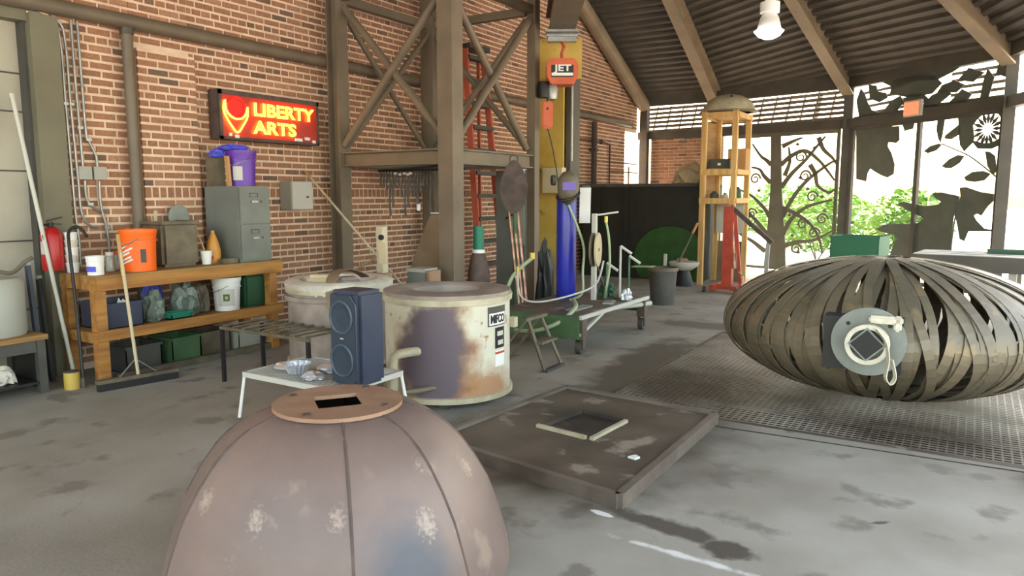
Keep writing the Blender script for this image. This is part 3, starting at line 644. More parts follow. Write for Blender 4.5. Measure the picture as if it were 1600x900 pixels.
pa,pb=kpt(R(-36),.50,-.02),kpt(R(-36),.24,.0)
dv=Vector((math.cos(ak-R(55)),math.sin(ak-R(55)),0))
part(kl,'burner_pipe','pipe_cream',lambda m:m.tube([kpt(R(-27),.45,-.02),kpt(R(-32),.45,.05),kpt(R(-37),.44,.10),kpt(R(-40),.42,.12),kpt(R(-41),.37,.125),kpt(R(-41),.08,.125)],.036,12),True)
part(kl,'gas_pipe','steel',lambda m:m.tube([kpt(R(-10),.18,-.03),kpt(R(-22),.175,.07),kpt(R(-30),.17,.14)],.022,10),True)
K2=(-5.02,4.98,0)
k2=kiln('round_kiln','wide round kiln with pale crumbling rim beyond the wire rack',K2,.47,.80,'kiln_top')
part(k2,'pale_rim','dirtywhite',lambda m:m.lathe([(.49,.755),(.5,.81),(.46,.835),(.36,.83),(.34,.79),(.34,.62)],n=48),True)
part(k2,'kiln_floor','kiln_top',lambda m:m.lathe([(0,.72),(.36,.72)],n=40))
part(k2,'clamp_band','kiln_top',lambda m:m.lathe([(.475,.66),(.5,.66),(.5,.70),(.475,.70)],n=48),True)
for a in (-1.2,-1.05): part(k2,'bolt','lightgrey',lambda m:m.cyl((.47*math.cos(a),.47*math.sin(a),.73),(.5*math.cos(a),.5*math.sin(a),.73),.014,n=8))
# strap of sheet metal bent over its rim
bs=thing('bent_strip','grey bent metal strip hanging over the pale rim of round kiln','strip',(K2[0],K2[1],.83))
part(bs,'strip','sheet',lambda m:ribbon(m,catmull([(.36,-.44,-.2),(.30,-.40,-.07),(.22,-.30,.05),(.16,-.1,.10),(.15,.1,.05),(.14,.2,-.0)],6),.10,(1,.3,0),.006))
rub=thing('firebrick_scrap','broken pale firebrick lump inside the round kiln rim','brick',(K2[0]-.1,K2[1]-.12,.735))
part(rub,'lump','tan',lambda m:m.box((0,0,.07),(.26,.16,.13),Matrix.Rotation(.5,3,'Z')),bevel=.03)
part(rub,'lump','kiln_top',lambda m:m.box((.2,.12,.06),(.2,.18,.11),Matrix.Rotation(1.1,3,'Z')),bevel=.03)
# ------------------------------------------------------------------ wire rack table, low table, speaker, foil
rk=thing('wire_rack','low black table with a top of open steel rods','rack',(-5.42,3.98,0))
for x in (0,1.05):
    for y in (0,.42): part(rk,'leg','black',lambda m:m.b(x-.014,x+.014,y-.014,y+.014,0,.46))
for y in (0,.42): part(rk,'side_rail','drum',lambda m:m.b(-.02,1.07,y-.012,y+.012,.46,.485))
for i in range(9): part(rk,'rod','drum',lambda m:m.cyl((.03+i*.125,-.01,.492),(.03+i*.125,.43,.492),.009,n=8))
tb=thing('low_table','low white wire mesh table carrying the loudspeaker','table',(-4.4,3.40,0))
TW,TD,TH=.94,.62,.33
part(tb,'table_top','galv',lambda m:m.b(0,TW,0,TD,TH-.006,TH))
for x0,x1,y0,y1 in ((-.01,TW+.01,-.012,.012),(-.01,TW+.01,TD-.012,TD+.012),(-.012,.012,0,TD),(TW-.012,TW+.012,0,TD)): part(tb,'top_rim','lightgrey',lambda m:m.b(x0,x1,y0,y1,TH-.03,TH+.008))
for x,y,dx,dy in ((0,0,-.04,-.03),(TW,0,.04,-.03),(0,TD,-.04,.03),(TW,TD,.04,.03)): part(tb,'leg','white',lambda m:m.cyl((x,y,TH-.02),(x+dx,y+dy,0),.012,n=8))
m_=MB()
for i in range(30): m_.b(i*TW/30,i*TW/30+.006,.01,TD-.01,TH,TH+.004)
o=m_.build('mesh_wires','lightgrey',tb); o['kind']='stuff'
sp=thing('loudspeaker','tall blue black loudspeaker with two round drivers on low wire table','speaker',(-3.64,3.50,TH+.008))
SW,SD,SH=.28,.25,.635
part(sp,'cabinet','speaker',lambda m:m.b(0,SW,0,SD,0,SH),bevel=.025)
part(sp,'front_baffle','speaker_d',lambda m:m.prism([(.03,.02),(SW-.045,.02),(SW-.03,.05),(SW-.03,SH-.09),(SW-.07,SH-.03),(.03,SH-.03)],(0,-.004,0),(1,0,0),(0,0,1),.012))
for z in (.46,.17):
    dvr=part(sp,'driver','spk_ring',lambda m:m.tube([(.13+.095*math.cos(a),-.012,z+.105*math.sin(a)) for a in [2*PI*i/28 for i in range(28)]],.012,6,closed=True),True)
    part(dvr,'cone','speaker_d',lambda m:m.add([(.13,-.004,z)]+[(.13+.09*math.cos(2*PI*i/24),-.014,z+.1*math.sin(2*PI*i/24)) for i in range(24)],[(0,1+i,1+(i+1)%24) for i in range(24)]))
part(sp,'badge','lightgrey',lambda m:m.b(.115,.145,-.014,-.009,.315,.322))
part(sp,'edge_trim','speaker',lambda m:m.tube([(SW-.028,-.008,.02),(SW-.022,-.008,.06),(SW-.022,-.008,SH-.1),(SW-.03,-.008,SH-.075),(SW-.07,-.008,SH-.025)],.005,6),True)
def crumple(name,label,loc,sx,sy,sz,mm='foil',seed=1):
    rd=random.Random(seed); bm=bmesh.new(); bmesh.ops.create_icosphere(bm,subdivisions=3,radius=1)
    for v in bm.verts:
        f=1+rd.uniform(-.22,.22); v.co=Vector((v.co.x*sx*f,v.co.y*sy*f,max(v.co.z,-.3)*sz*f))
    zmin=min(v.co.z for v in bm.verts)
    for v in bm.verts: v.co.z-=zmin
    me=bpy.data.meshes.new(name); bm.to_mesh(me); bm.free(); me.materials.append(M[mm]); o=bpy.data.objects.new(name,me); C.objects.link(o); o.location=loc; return o
ft=thing('foil_tray','fluted silver foil cup on the low wire table','tray',(-4.05,3.58,TH+.008))
part(ft,'cup','foil',lambda m:m.add([Vector(((.06+.035*h+.006*(i%2))*math.cos(2*PI*i/36),(.06+.035*h+.006*(i%2))*math.sin(2*PI*i/36),h*.07)) for h in (0,1) for i in range(36)],[(i,(i+1)%36,36+(i+1)%36,36+i) for i in range(36)]+[tuple(range(36))]))
for i,(x,y,s_) in enumerate(((-4.22,3.66,.11),(-3.86,3.80,.15),(-3.83,3.53,.09))):
    tag(crumple('foil_sheet','', (x,y,TH+.008),s_,s_*.8,.03,'foil',i+3),('small crumpled foil at the bare corner of low wire table','wide crumpled foil sheet beside the fluted foil cup','crumpled foil scrap at the foot of the loudspeaker')[i],'foil','foil scraps')
# ------------------------------------------------------------------ workbench and what stands on it
wbn=thing('workbench','long wooden workbench with lower shelf against the brick wall','workbench',(-6.74,3.34,0))
BL,BD,BZ=1.95,.59,.93
part(wbn,'bench_top','bench_lo',lambda m:m.b(0,BD,0,BL,BZ-.03,BZ))
part(wbn,'front_rail','bench',lambda m:m.b(BD-.04,BD+.0,0,BL,BZ-.125,BZ-.03))
part(wbn,'end_rail','bench',lambda m:m.b(0,BD-.04,0,.04,BZ-.125,BZ-.03)); part(wbn,'end_rail','bench',lambda m:m.b(0,BD-.04,BL-.04,BL,BZ-.125,BZ-.03))
for x in (.05,BD-.09):
    for y in (.05,BL-.09): part(wbn,'leg','bench',lambda m:m.b(x-.045,x+.045,y-.045,y+.045,0,BZ-.03))
part(wbn,'lower_shelf','bench',lambda m:m.b(.0,BD-.04,.0,BL,.43,.45))
part(wbn,'shelf_rail','bench',lambda m:m.b(BD-.04,BD-.005,0,BL,.375,.465))
part(wbn,'shelf_end_rail','bench',lambda m:m.b(0,BD-.04,-.02,.0,.36,.45))
def bucket(name,label,cat,loc,r,h,m,taper=.9,handle=True,lid=None,rz=0,group=None):
    t=thing(name,label,cat,loc,rz,group)
    part(t,'pail',m,lambda q:q.lathe([(0,0),(r*taper,0),(r*.97,h*.78),(r*.97,h*.97),(r*.9,h*.97),(r*.82,.02),(0,.02)],n=32),True)
    part(t,'rim',m,lambda q:q.lathe([(r*.96,h*.72),(r*1.04,h*.72),(r*1.04,h*.75),(r*.98,h*.76),(r*1.0,h*.86),(r*1.05,h*.93),(r*1.05,h),(r*.92,h),(r*.92,h*.93)],n=32),True)
    if handle: part(t,'bail','galv',lambda q:q.tube([(r*1.05*math.cos(a),r*1.02*math.sin(a)*.95-.0,h*.8-.35*h*math.sin(a)*0-(.22*h)*abs(math.sin(a))) for a in [PI+PI*i/16 for i in range(17)]],.004,6))
    if lid: part(t,'lid',lid,lambda q:q.lathe([(r*1.07,h-.02),(r*1.07,h+.012),(0,h+.014)],n=32),True)
    return t
BT=.93
fe=thing('fire_extinguisher','red fire extinguisher with black valve hung on the olive door frame','fire extinguisher',(-6.72,3.29,BT+.03))
part(fe,'cylinder','red',lambda m:m.lathe([(0,0),(.082,0),(.085,.01),(.085,.3),(.06,.35),(.03,.37),(0,.37)],n=24),True)
part(fe,'wall_bracket','dgrey',lambda m:m.b(-.105,-.08,-.03,.03,.1,.3)); part(fe,'valve','black',lambda m:m.cyl((0,0,.365),(0,0,.41),.022,n=12)); part(fe,'lever','black',lambda m:(m.bar((0,-.03,.42),(0,.1,.45),.02,.012),m.bar((0,-.01,.4),(0,.09,.39),.02,.01)))
part(fe,'hose','blackrub',lambda m:m.tube(catmull([(0,-.02,.39),(.04,-.08,.38),(.07,-.1,.3),(.075,-.07,.12)],6),.01,8),True); part(fe,'label_patch','lightgrey',lambda m:m.add([(.0866*math.cos(a),.0866*math.sin(a),z) for a in [-1.7+.12*i for i in range(7)] for z in (.14,.25)],[(2*i,2*i+2,2*i+3,2*i+1) for i in range(6)]))
for i,(x,y,h,r,l) in enumerate(((-6.66,3.42,.16,.045,'white tub at the bottom of pair beside fire extinguisher'),)):
    t=thing('stacked_cups','tall stack of white cups beside the red fire extinguisher','cups',(x,y,BT))
    for q in range(5): part(t,'cup','white' if q%2==0 else 'dirtywhite',lambda m:m.lathe([(0,q*.066),(.044,q*.066),(.054,q*.066+.08),(.057,q*.066+.08),(.057,q*.066+.088),(.046,q*.066+.088),(.04,q*.066+.01)],n=20),True)
for i,(x,y,l,c) in enumerate(((-6.50,3.66,'glass jar with a pale cap near the stacked cups','lightgrey'),(-6.58,3.78,'glass jar with a red cap near the stacked cups','red'))):
    t=thing('glass_jar',l,'jar',(x,y,BT)); part(t,'body','jar',lambda m:m.lathe([(0,0),(.04,0),(.04,.12),(.03,.14)],n=18),True); part(t,'cap',c,lambda m:m.cyl((0,0,.14),(0,0,.17),.034,n=16))
t=bucket('small_pail','small white tub at the front corner of workbench top','tub',(-6.30,3.42,BT),.07,.16,'white',handle=False); part(t,'print','bluecloth',lambda m:m.add([(.0735*math.cos(a),.0735*math.sin(a),z) for a in [-1.6+.14*i for i in range(9)] for z in (.03,.075)],[(2*i,2*i+2,2*i+3,2*i+1) for i in range(8)]))
ob=bucket('orange_bucket','big orange plastic bucket with white slanted print on workbench','bucket',(-6.33,3.83,BT),.15,.37,'orange',rz=R(-30))
def cyl_decal(par,name,m,r,a0,a1,z0,z1,sh=0,r2=None):
    part(par,name,m,lambda q:q.add([((r if z==z0 else (r2 or r))*Vector((math.cos(a),math.sin(a),0))+Vector((0,0,z+sh*(a-a0)))) for a in [a0+(a1-a0)*i/8 for i in range(9)] for z in (z0,z1)],[(2*i,2*i+2,2*i+3,2*i+1) for i in range(8)]))
for i in range(6): cyl_decal(ob,'printed_stripe','white',.1425,R(-78+6*(i%2)),R(-22-5*(i%3)),.045+.035*i,.062+.035*i,.06,.1435)
cyl_decal(ob,'printed_text','dgrey',.144,R(4),R(22),.08,.2,0,.1455); 
dr=thing('metal_bin','tall dented grey metal bin behind the orange bucket','bin',(-6.52,4.27,BT))
part(dr,'body','drum',lambda m:m.b(-.17,.17,-.19,.19,0,.42),bevel=.03); part(dr,'top_rim','drum',lambda m:(m.b(-.175,.175,-.195,-.18,.40,.43),m.b(-.175,.175,.18,.195,.40,.43),m.b(.16,.175,-.18,.18,.40,.43)))
rp_=thing('round_paddle','grey round metal disc standing upright behind the metal bin','disc',(-6.72,4.50,BT))
part(rp_,'disc','hub',lambda m:m.cyl((0,0,.46),(.012,0,.46),.115,n=28)); part(rp_,'stake','dgrey',lambda m:m.bar((0.006,0,0),(0.006,0,.38),.03,.01)); 
pk=thing('paint_stick','short white wooden stick leaning beside round metal disc','stick',(-6.71,4.23,BT)); part(pk,'stick','tan',lambda m:m.bar((-.0,-.02,0.0),(-.01,.03,.52),.012,.03))
t=bucket('paper_cup','small white printed cup holding a brush on workbench','cup',(-6.36,4.535,BT),.052,.13,'white',.78,False); part(t,'print','green',lambda m:m.add([((.044 if z<.08 else .0475)*Vector((math.cos(a),math.sin(a),0))+Vector((0,0,z))) for a in [-1.5+.14*i for i in range(9)] for z in (.05,.09)],[(2*i,2*i+2,2*i+3,2*i+1) for i in range(8)]))
t=thing('paint_brush','thin wooden handled brush standing in the white cup','brush',(-6.36,4.535,BT+.03)); part(t,'handle','card',lambda m:m.tube([(0,0.015,0),(-.01,-.02,.13),(-.03,-.07,.3)],[.005,.008,.005],8))
t=thing('squeeze_bottle','orange yellow tapered bottle between white cup and filing cabinet','bottle',(-6.42,4.66,BT)); part(t,'bottle','amber',lambda m:m.lathe([(0,0),(.068,0),(.07,.12),(.055,.2),(.03,.27),(.02,.29),(0,.29)],n=22),True); part(t,'cap','card',lambda m:m.lathe([(.02,.29),(.018,.32),(0,.33)],n=14),True); part(t,'badge','red_hoist',lambda m:m.add([(.0715*math.cos(a),.0715*math.sin(a),z) for a in [-1.1+.12*i for i in range(5)] for z in (.04,.075)],[(2*i,2*i+2,2*i+3,2*i+1) for i in range(4)]))
t=thing('cardboard_scrap','small grey brown block lying below the tapered bottle','block',(-6.26,4.70,BT)); part(t,'block','drum',lambda m:m.b(-.04,.04,-.08,.1,0,.05),bevel=.008)
# filing cabinet
fc_=thing('filing_cabinet','grey two drawer filing cabinet standing on the workbench','cabinet',(-6.74,4.82,BT))
part(fc_,'body','cabinet',lambda m:m.b(0,.52,0,.39,0,.76),bevel=.006)
for z in (.02,.385):
    dw=part(fc_,'drawer','cabinet',lambda m:m.b(.52,.536,.012,.378,z,z+.355),bevel=.004)
    part(dw,'handle','galv',lambda m:m.box((.545,.18,z+.22),(.02,.075,.018))); part(dw,'card_holder','dgrey',lambda m:(m.b(.536,.541,.13,.23,z+.30,z+.308),m.b(.536,.541,.13,.23,z+.265,z+.27),m.b(.536,.541,.13,.135,z+.265,z+.308),m.b(.536,.541,.225,.23,z+.265,z+.308))); part(dw,'lock','dgrey',lambda m:m.cyl((.536,.27,z+.22),(.541,.27,z+.22),.012,n=10))
CT=BT+.76
pb_=bucket('purple_bucket','purple plastic bucket on top of the grey filing cabinet','bucket',(-6.42,5.04,CT),.145,.36,'purple',.88)
cyl_decal(pb_,'label_print','lightgrey',.1385,R(-75),R(-35),.06,.2,0,.1405)
t=thing('blue_tarp','folded blue plastic sheet bunched over purple bucket','sheet',(-6.47,5.0,CT+.36)); o=crumple('tarp_fold','',(0,0,0),.17,.13,.05,'bluecloth',5); o.parent=t; o=crumple('tarp_fold','',(-.05,-.17,-.07),.08,.07,.06,'bluecloth',6); o.parent=t
t=thing('cardboard_board','upright tan board leaning beside the purple bucket','board',(-6.4,4.86,CT)); part(t,'board','card',lambda m:m.box((0,0.0,.15),(.05,.025,.30),Matrix.Rotation(.06,3,'X')))
t=thing('grey_carton','grey carton under blue sheet at edge of filing cabinet','box',(-6.62,4.86,CT)); part(t,'carton','drum',lambda m:m.b(-.08,.12,-.04,.04,0,.29),bevel=.006)
# lower shelf
ST=.45
def crate(name,label,cat,loc,d,m,rz=0,rim=True,t=.008):
    g=thing(name,label,cat,loc,rz); x,y,h=d
    part(g,'body',m,lambda q:(q.b(-x/2,x/2,-y/2,y/2,0,t),q.b(-x/2,-x/2+t,-y/2,y/2,0,h),q.b(x/2-t,x/2,-y/2,y/2,0,h),q.b(-x/2,x/2,-y/2,-y/2+t,0,h),q.b(-x/2,x/2,y/2-t,y/2,0,h)))
    if rim: part(g,'rim',m,lambda q:(q.b(-x/2-.012,x/2+.012,-y/2-.012,-y/2,h-.02,h+.002),q.b(-x/2-.012,x/2+.012,y/2,y/2+.012,h-.02,h+.002),q.b(x/2,x/2+.012,-y/2,y/2,h-.02,h+.002),q.b(-x/2-.012,-x/2,-y/2,y/2,h-.02,h+.002)))
    return g
crate('plastic_tote','cloudy grey plastic tote at the left end of lower bench shelf','tote',(-6.45,3.62,ST),(.36,.36,.22),'speaker')
t=thing('rag_bundle','white rag bundle inside the cloudy grey tote','rag',(-6.38,3.66,ST+.01)); o=crumple('rag','',(0,0,0),.08,.07,.16,'white',9); o.parent=t
tag(crumple('plastic_bag','',(-6.38,3.96,ST),.11,.11,.2,'bag',11),'clouded plastic bag of scraps next to grey tote','bag')
tag(crumple('plastic_bag','',(-6.38,4.28,ST),.12,.13,.24,'bag',12),'clouded plastic bag standing behind the small teal tray','bag')
tag(crumple('blue_bag','',(-6.62,4.10,ST),.07,.1,.33,'bluecloth',14),'blue plastic bag at back of the lower bench shelf','bag')
tag(crumple('red_rag','',(-6.45,4.53,ST),.07,.06,.2,'drum',15),'brown rag lump beside the white printed pail','rag')
crate('teal_tray','small teal plastic tray at the front edge of lower bench shelf','tray',(-6.25,4.12,ST+.018),(.12,.2,.06),'teal')
t=bucket('white_pail','white plastic pail with printed round label on lower bench shelf','bucket',(-6.38,4.76,ST),.135,.32,'white',.88,lid='white',rz=R(-30))
cyl_decal(t,'printed_label','lightgrey',.126,R(-45),R(28),.05,.22,0,.1315); cyl_decal(t,'printed_emblem','green',.1285,R(-22),R(5),.1,.17,0,.1315); cyl_decal(t,'printed_spot','yellow',.13,R(-14),R(-3),.12,.15,0,.1325)
t=thing('green_tub','dark green plastic tub right of the white pail on bench shelf','tub',(-6.50,5.06,ST)); part(t,'tub','green_d',lambda m:m.b(-.2,.2,-.13,.13,0,.33),bevel=.02); part(t,'tub_lid','green_d',lambda m:m.b(-.21,.21,-.14,.14,.33,.35),bevel=.008)
# under the bench
for (l,x,y,d,m) in (('olive green crate on the floor under the workbench',-6.5,4.25,(.34,.3,.26),'green'),('brown wooden box on the floor under the workbench',-6.55,4.62,(.3,.34,.25),'drum'),('dark box on the floor in the near corner under the workbench',-6.55,3.85,(.34,.34,.24),'dgrey'),('grey plastic box on the floor at far end under the workbench',-6.5,5.0,(.32,.3,.2),'grey')):
    crate('storage_box',l,'box',(x,y,0),d,m)
t=thing('lumber_plank','long grey plank lying on the floor under workbench shelf','plank',(-6.24,4.3,0)); part(t,'plank','drum',lambda m:m.b(-.03,.03,-.8,.85,0,.06))
t=thing('yellow_can','small yellow can on the floor by the bench leg','can',(-6.30,3.16,0)); part(t,'can','yellow',lambda m:m.cyl((0,0,0),(0,0,.14),.06,n=18),True); part(t,'can_lid','dgrey',lambda m:m.cyl((0,0,.14),(0,0,.15),.055,n=18))
# broom
br=thing('push_broom','wide push broom leaning on the workbench edge','broom',(-5.955,3.53,0)); hd_=Vector((.11,.62,0)).normalized()
part(br,'broom_block','drum',lambda m:m.bar(-hd_*.33+Vector((0,0,.075)),hd_*.33+Vector((0,0,.075)),.065,.03)); part(br,'bristles','blackrub',lambda m:m.bar(-hd_*.325+Vector((.005,0,.03)),hd_*.325+Vector((.005,0,.03)),.06,.06))
part(br,'handle','tan',lambda m:m.cyl((0,0,.08),(-.20,.02,1.24),.014,n=10),True); part(br,'upper_grip','card',lambda m:m.cyl((-.153,.015,.92),(-.204,.02,1.27),.0165,n=10),True); part(br,'brace','galv',lambda m:(m.bar(hd_*.15+Vector((0,0,.09)),(-.03,0,.22),.012,.004),m.bar(-hd_*.15+Vector((0,0,.09)),(-.03,0,.22),.012,.004)))
# left table with tank
lt=thing('steel_stand','low dark steel stand with a plank top at left of workbench','stand',(-6.9,2.0,0))
part(lt,'top_plank','bench_lo',lambda m:m.b(0,.56,-.4,1.02,.44,.48)); 
for x in (.04,.52):
    for y in (-.36,.97): part(lt,'leg','dgrey',lambda m:m.b(x-.03,x+.03,y-.03,y+.03,0,.44))
part(lt,'apron','dgrey',lambda m:m.b(.5,.53,-.36,.97,.34,.44)); part(lt,'side_panel','black',lambda m:m.b(.02,.54,.955,.98,.04,.44)); part(lt,'bottom_shelf','black',lambda m:m.b(.02,.54,-.36,.97,.08,.1))
t=thing('white_lump','pale round lump on the bottom shelf of low steel stand','lump',(-6.5,2.75,.1)); o=crumple('lump','',(0,0,0),.07,.07,.1,'dirtywhite',21); o.parent=t
tk=thing('galvanized_tank','pale galvanized tank standing on low steel stand','tank',(-6.64,2.76,.48)); part(tk,'tank_body','grey',lambda m:m.lathe([(0,0),(.22,0),(.23,.02),(.23,.42),(.2,.46),(.0,.47)],n=28),True); part(tk,'bail','drum',lambda m:m.tube(catmull([(.0,-.2,.5),(.05,.0,.52),(.1,.12,.5),(.14,.2,.58),(.16,.26,.62)],5),.016,8),True)
for i,(y,h,l) in enumerate(((3.12,1.02,'short blue steel bar leaning by the door frame'),(3.2,.9,'dark steel bar leaning between blue bar and workbench'))):
    t=thing('steel_bar',l,'bar',(-6.70-.0*i,y,0)); part(t,'bar','speaker' if i==0 else 'black',lambda m:m.bar((0,0,0),(-.1,.0,h),.05,.03)); part(t,'end_cap','galv',lambda m:m.box((-.1,0,h),(.052,.032,.03)))
wp=thing('white_pole','long white pole leaning against the olive door frame','pole',(-6.52,3.30,0)); part(wp,'pole','lightgrey',lambda m:m.cyl((0,0,0),(-.26,-.20,2.42),.017,n=12),True); part(wp,'end_cap','lightgrey',lambda m:m.cyl((-.258,-.1985,2.40),(-.261,-.201,2.43),.02,n=12))
bk=thing('black_pole','black crowbar leaning on the near end of workbench','bar',(-6.24,3.22,0)); part(bk,'shaft','black',lambda m:m.tube(catmull([(0,0,0),(-.1,.04,.6),(-.2,.07,1.16),(-.24,.1,1.3),(-.22,.17,1.33),(-.16,.2,1.25)],5),.014,8),True); part(bk,'tip','dgrey',lambda m:m.cyl((0,0,0),(-.013,.005,.08),.02,n=8))
# ------------------------------------------------------------------ pipes, conduits, boxes and sign on the brick wall
rail=thing('wall_pipe','thick olive pipe running level along the brick wall','pipe',(-6.80,1.0,3.2))
part(rail,'pipe_run','steel',lambda m:m.cyl((0,0,0),(0,15.0,.0),.068,n=14),True)
for y in (2.62,7.0,10.5,13.5): part(rail,'bracket','steel_dark',lambda m:m.b(-.09,0,y-.03,y+.03,-.03,.03))
vp=thing('pipe_post','olive upright pipe from workbench to the level wall pipe','pipe',(-6.80,4.13,0)); part(vp,'post','steel',lambda m:m.cyl((0,0,0),(0,0,3.14),.05,n=14),True); part(vp,'collar','steel_dark',lambda m:m.cyl((0,0,3.08),(0,0,3.14),.06,n=14))
def conduit(label,pts,r=.0125):
    t=thing('conduit',label,'conduit',pts[-1]); o=Vector(pts[-1]); m_=MB(o); m_.tube(catmull(pts,6),r,8); m_.build('tube','galv',t,True)
    mid=Vector(pts[len(pts)//2]); m_=MB(o); m_.b(mid.x-.014,mid.x+.018,mid.y-.025,mid.y+.025,mid.z-.012,mid.z+.012); m_.build('pipe_clip','galv',t)
x=-6.872
conduit('silver conduit bending over the door top, outer of its pair',[(x,1.0,3.19),(x,2.8,3.165),(x,3.35,3.14),(x,3.52,3.07),(x,3.565,2.9),(x,3.57,2.4),(x,3.58,1.75),(x,3.585,1.45),(x,3.6,1.2),(x,3.6,.95)])
conduit('silver conduit bending over the door top, inner of its pair',[(x,1.0,3.225),(x,2.8,3.20),(x,3.38,3.175),(x,3.56,3.1),(x,3.605,2.92),(x,3.612,2.4),(x,3.63,1.75),(x,3.64,1.45),(x,3.70,1.33),(x,3.78,1.3)])
conduit('straight silver conduit dropping to the left outlet box',[(x,3.665,3.13),(x,3.668,2.6),(x,3.675,2.2),(x,3.68,1.86)])
conduit('silver conduit with a sideways kink above the right outlet box',[(x,3.72,3.13),(x,3.725,2.5),(x,3.73,2.15),(x,3.745,2.1),(x,3.80,1.98),(x,3.81,1.93),(x,3.81,1.86)])
conduit('silver conduit curving away below the left outlet box',[(x,3.69,1.73),(x,3.69,1.6),(x,3.72,1.52),(x,3.80,1.46),(x,3.88,1.45)])
conduit('silver conduit running down from the right outlet box',[(x,3.82,1.73),(x,3.82,1.5),(x,3.86,1.3),(x,3.87,1.1),(x,3.87,.95)])
for y,l in ((3.685,'square grey outlet box next to upright conduits'),(3.82,'square grey outlet box nearer the pipe post')):
    t=thing('outlet_box',l,'outlet box',(-6.895,y,1.80)); part(t,'box','grey',lambda m:m.b(0,.05,-.055,.055,-.055,.055),bevel=.006); part(t,'cover_plate','grey',lambda m:m.b(.05,.055,-.058,.058,-.058,.058)); part(t,'screw','galv',lambda m:m.cyl((.055,0,0),(.058,0,0),.006,n=8))
t=thing('breaker_box','grey electrical box with hinged cover on the brick wall','electrical box',(-6.895,5.93,1.43))
part(t,'housing','grey',lambda m:m.b(0,.19,0,.33,0,.33),bevel=.004); dd=part(t,'cover_door','lightgrey',lambda m:m.b(.19,.2,.01,.32,.01,.32),bevel=.003); part(dd,'latch','dgrey',lambda m:m.b(.2,.212,.22,.25,.14,.16)); part(t,'switch_lever','dgrey',lambda m:m.b(.08,.12,.33,.36,.17,.28))
# neon sign
sg=thing('neon_sign','glowing red neon sign reading LIBERTY ARTS on the brick wall','sign',(-6.89,5.03,2.185))
SL,SHH=1.37,.51
part(sg,'box','seam',lambda m:m.b(0,.16,0,SL,0,SHH)); part(sg,'face_panel','neon_face',lambda m:m.b(.16,.166,.02,SL-.02,.02,SHH-.02))
for a in ((0,SL,0,.03),(0,SL,SHH-.05,SHH),(0,.035,0,SHH),(SL-.03,SL,0,SHH)): part(sg,'frame_bar','seam',lambda m:m.b(.155,.178,a[0],a[1],a[2],a[3]))
for txt,y,z,fw in (('LIBERTY',.43,.275,.86),('ARTS',.41,.085,.60)):
    put_text(text_mesh(txt,.19,outline=.0052),'neon_word','neon_y',sg,(.185,y,z),(0,1,0),(0,0,1),fitw=fw)
cr=[(.065,.40),(.075,.30),(.13,.24),(.215,.215),(.29,.24),(.335,.31),(.345,.35),(.34,.25),(.28,.155),(.205,.075),(.12,.16),(.055,.26),(.045,.33)]
part(sg,'neon_flame_cup','neon_y',lambda m:m.tube(catmull([(.185,a,b) for a,b in cr],4,True),.0085,6,closed=True),True)
part(sg,'neon_disc','neon_r',lambda m:(m.tube([(.18,.205+.105*math.cos(a),.335+.10*math.sin(a)) for a in [2*PI*i/28 for i in range(28)]],.012,6,closed=True),m.cyl((.166,.205,.335),(.172,.205,.335),.10,n=28)),True)
for y,z,s_ in ((.2,.035,.05),(.12,.05,.03),(1.05,.05,.1),(1.18,.07,.07),(1.28,.04,.04)): part(sg,'tube_support','white',lambda m:m.b(.168,.186,y-s_/2,y+s_/2,z-.016,z+.016))
# far wall pipes
t=thing('down_pipe','dark brown downpipe on brick wall beyond the crane','pipe',(-6.80,14.1,0)); part(t,'pipe','seam',lambda m:m.cyl((0,0,0),(0,0,3.1),.06,n=12),True); part(t,'clamp','seam',lambda m:m.b(-.07,.07,-.07,.07,2.5,2.56))
t=thing('far_conduit','thin dark conduit with elbow on brick wall near back corner','conduit',(-6.86,15.0,0)); part(t,'run','seam',lambda m:m.tube([(0,-2.5,2.72),(0,-.3,2.72),(0,-.02,2.7),(0,.0,2.66),(0,0,0)],.018,8),True); part(t,'elbow_box','seam',lambda m:m.b(-.03,.03,-.45,-.35,2.68,2.76))
t=thing('pipe_railing','dark pipe rail across the bright wall opening at back corner','railing',(-6.86,15.8,0)); part(t,'top_rail','seam',lambda m:m.cyl((0,-.8,2.32),(0,.75,2.32),.016,n=8)); part(t,'mid_rail','seam',lambda m:m.cyl((0,-.8,2.12),(0,.75,2.12),.016,n=8)); part(t,'upright','seam',lambda m:m.cyl((0,.25,0),(0,.25,2.25),.02,n=8))
# ------------------------------------------------------------------ steel tower
tw=thing('steel_tower','square steel tower of posts, beams and crossed pipe braces','tower',(-5.8,7.55,0))
TO=tw.location.copy(); XL,XF,YF,YR=-6.63,-4.95,6.65,8.44; Z0,Z1=2.03,3.93
def tpart(name,fn,m='steel',smooth=False):
    m_=MB(TO); fn(m_); return m_.build(name,m,tw,smooth)
tpart('column',lambda m:m.b(XF-.1,XF+.1,YF-.1,YF+.1,0,6.55))
tpart('column',lambda m:(m.b(XL-.09,XL-.07,YF-.09,YF+.09,0,6.55),m.b(XL+.07,XL+.09,YF-.09,YF+.09,0,6.55),m.b(XL-.07,XL+.07,YF-.012,YF+.012,0,6.55)))
tpart('column',lambda m:m.b(XL-.09,XL+.12,YR-.1,YR+.1,0,6.55)); tpart('column',lambda m:m.b(XF-.06,XF+.06,YR-.06,YR+.06,0,4.2))
for x,y in ((XF,YF),(XL,YF),(XL,YR),(XF,YR)): tpart('base_plate',lambda m:m.b(x-.17,x+.17,y-.17,y+.17,0,.02),'steel_dark')
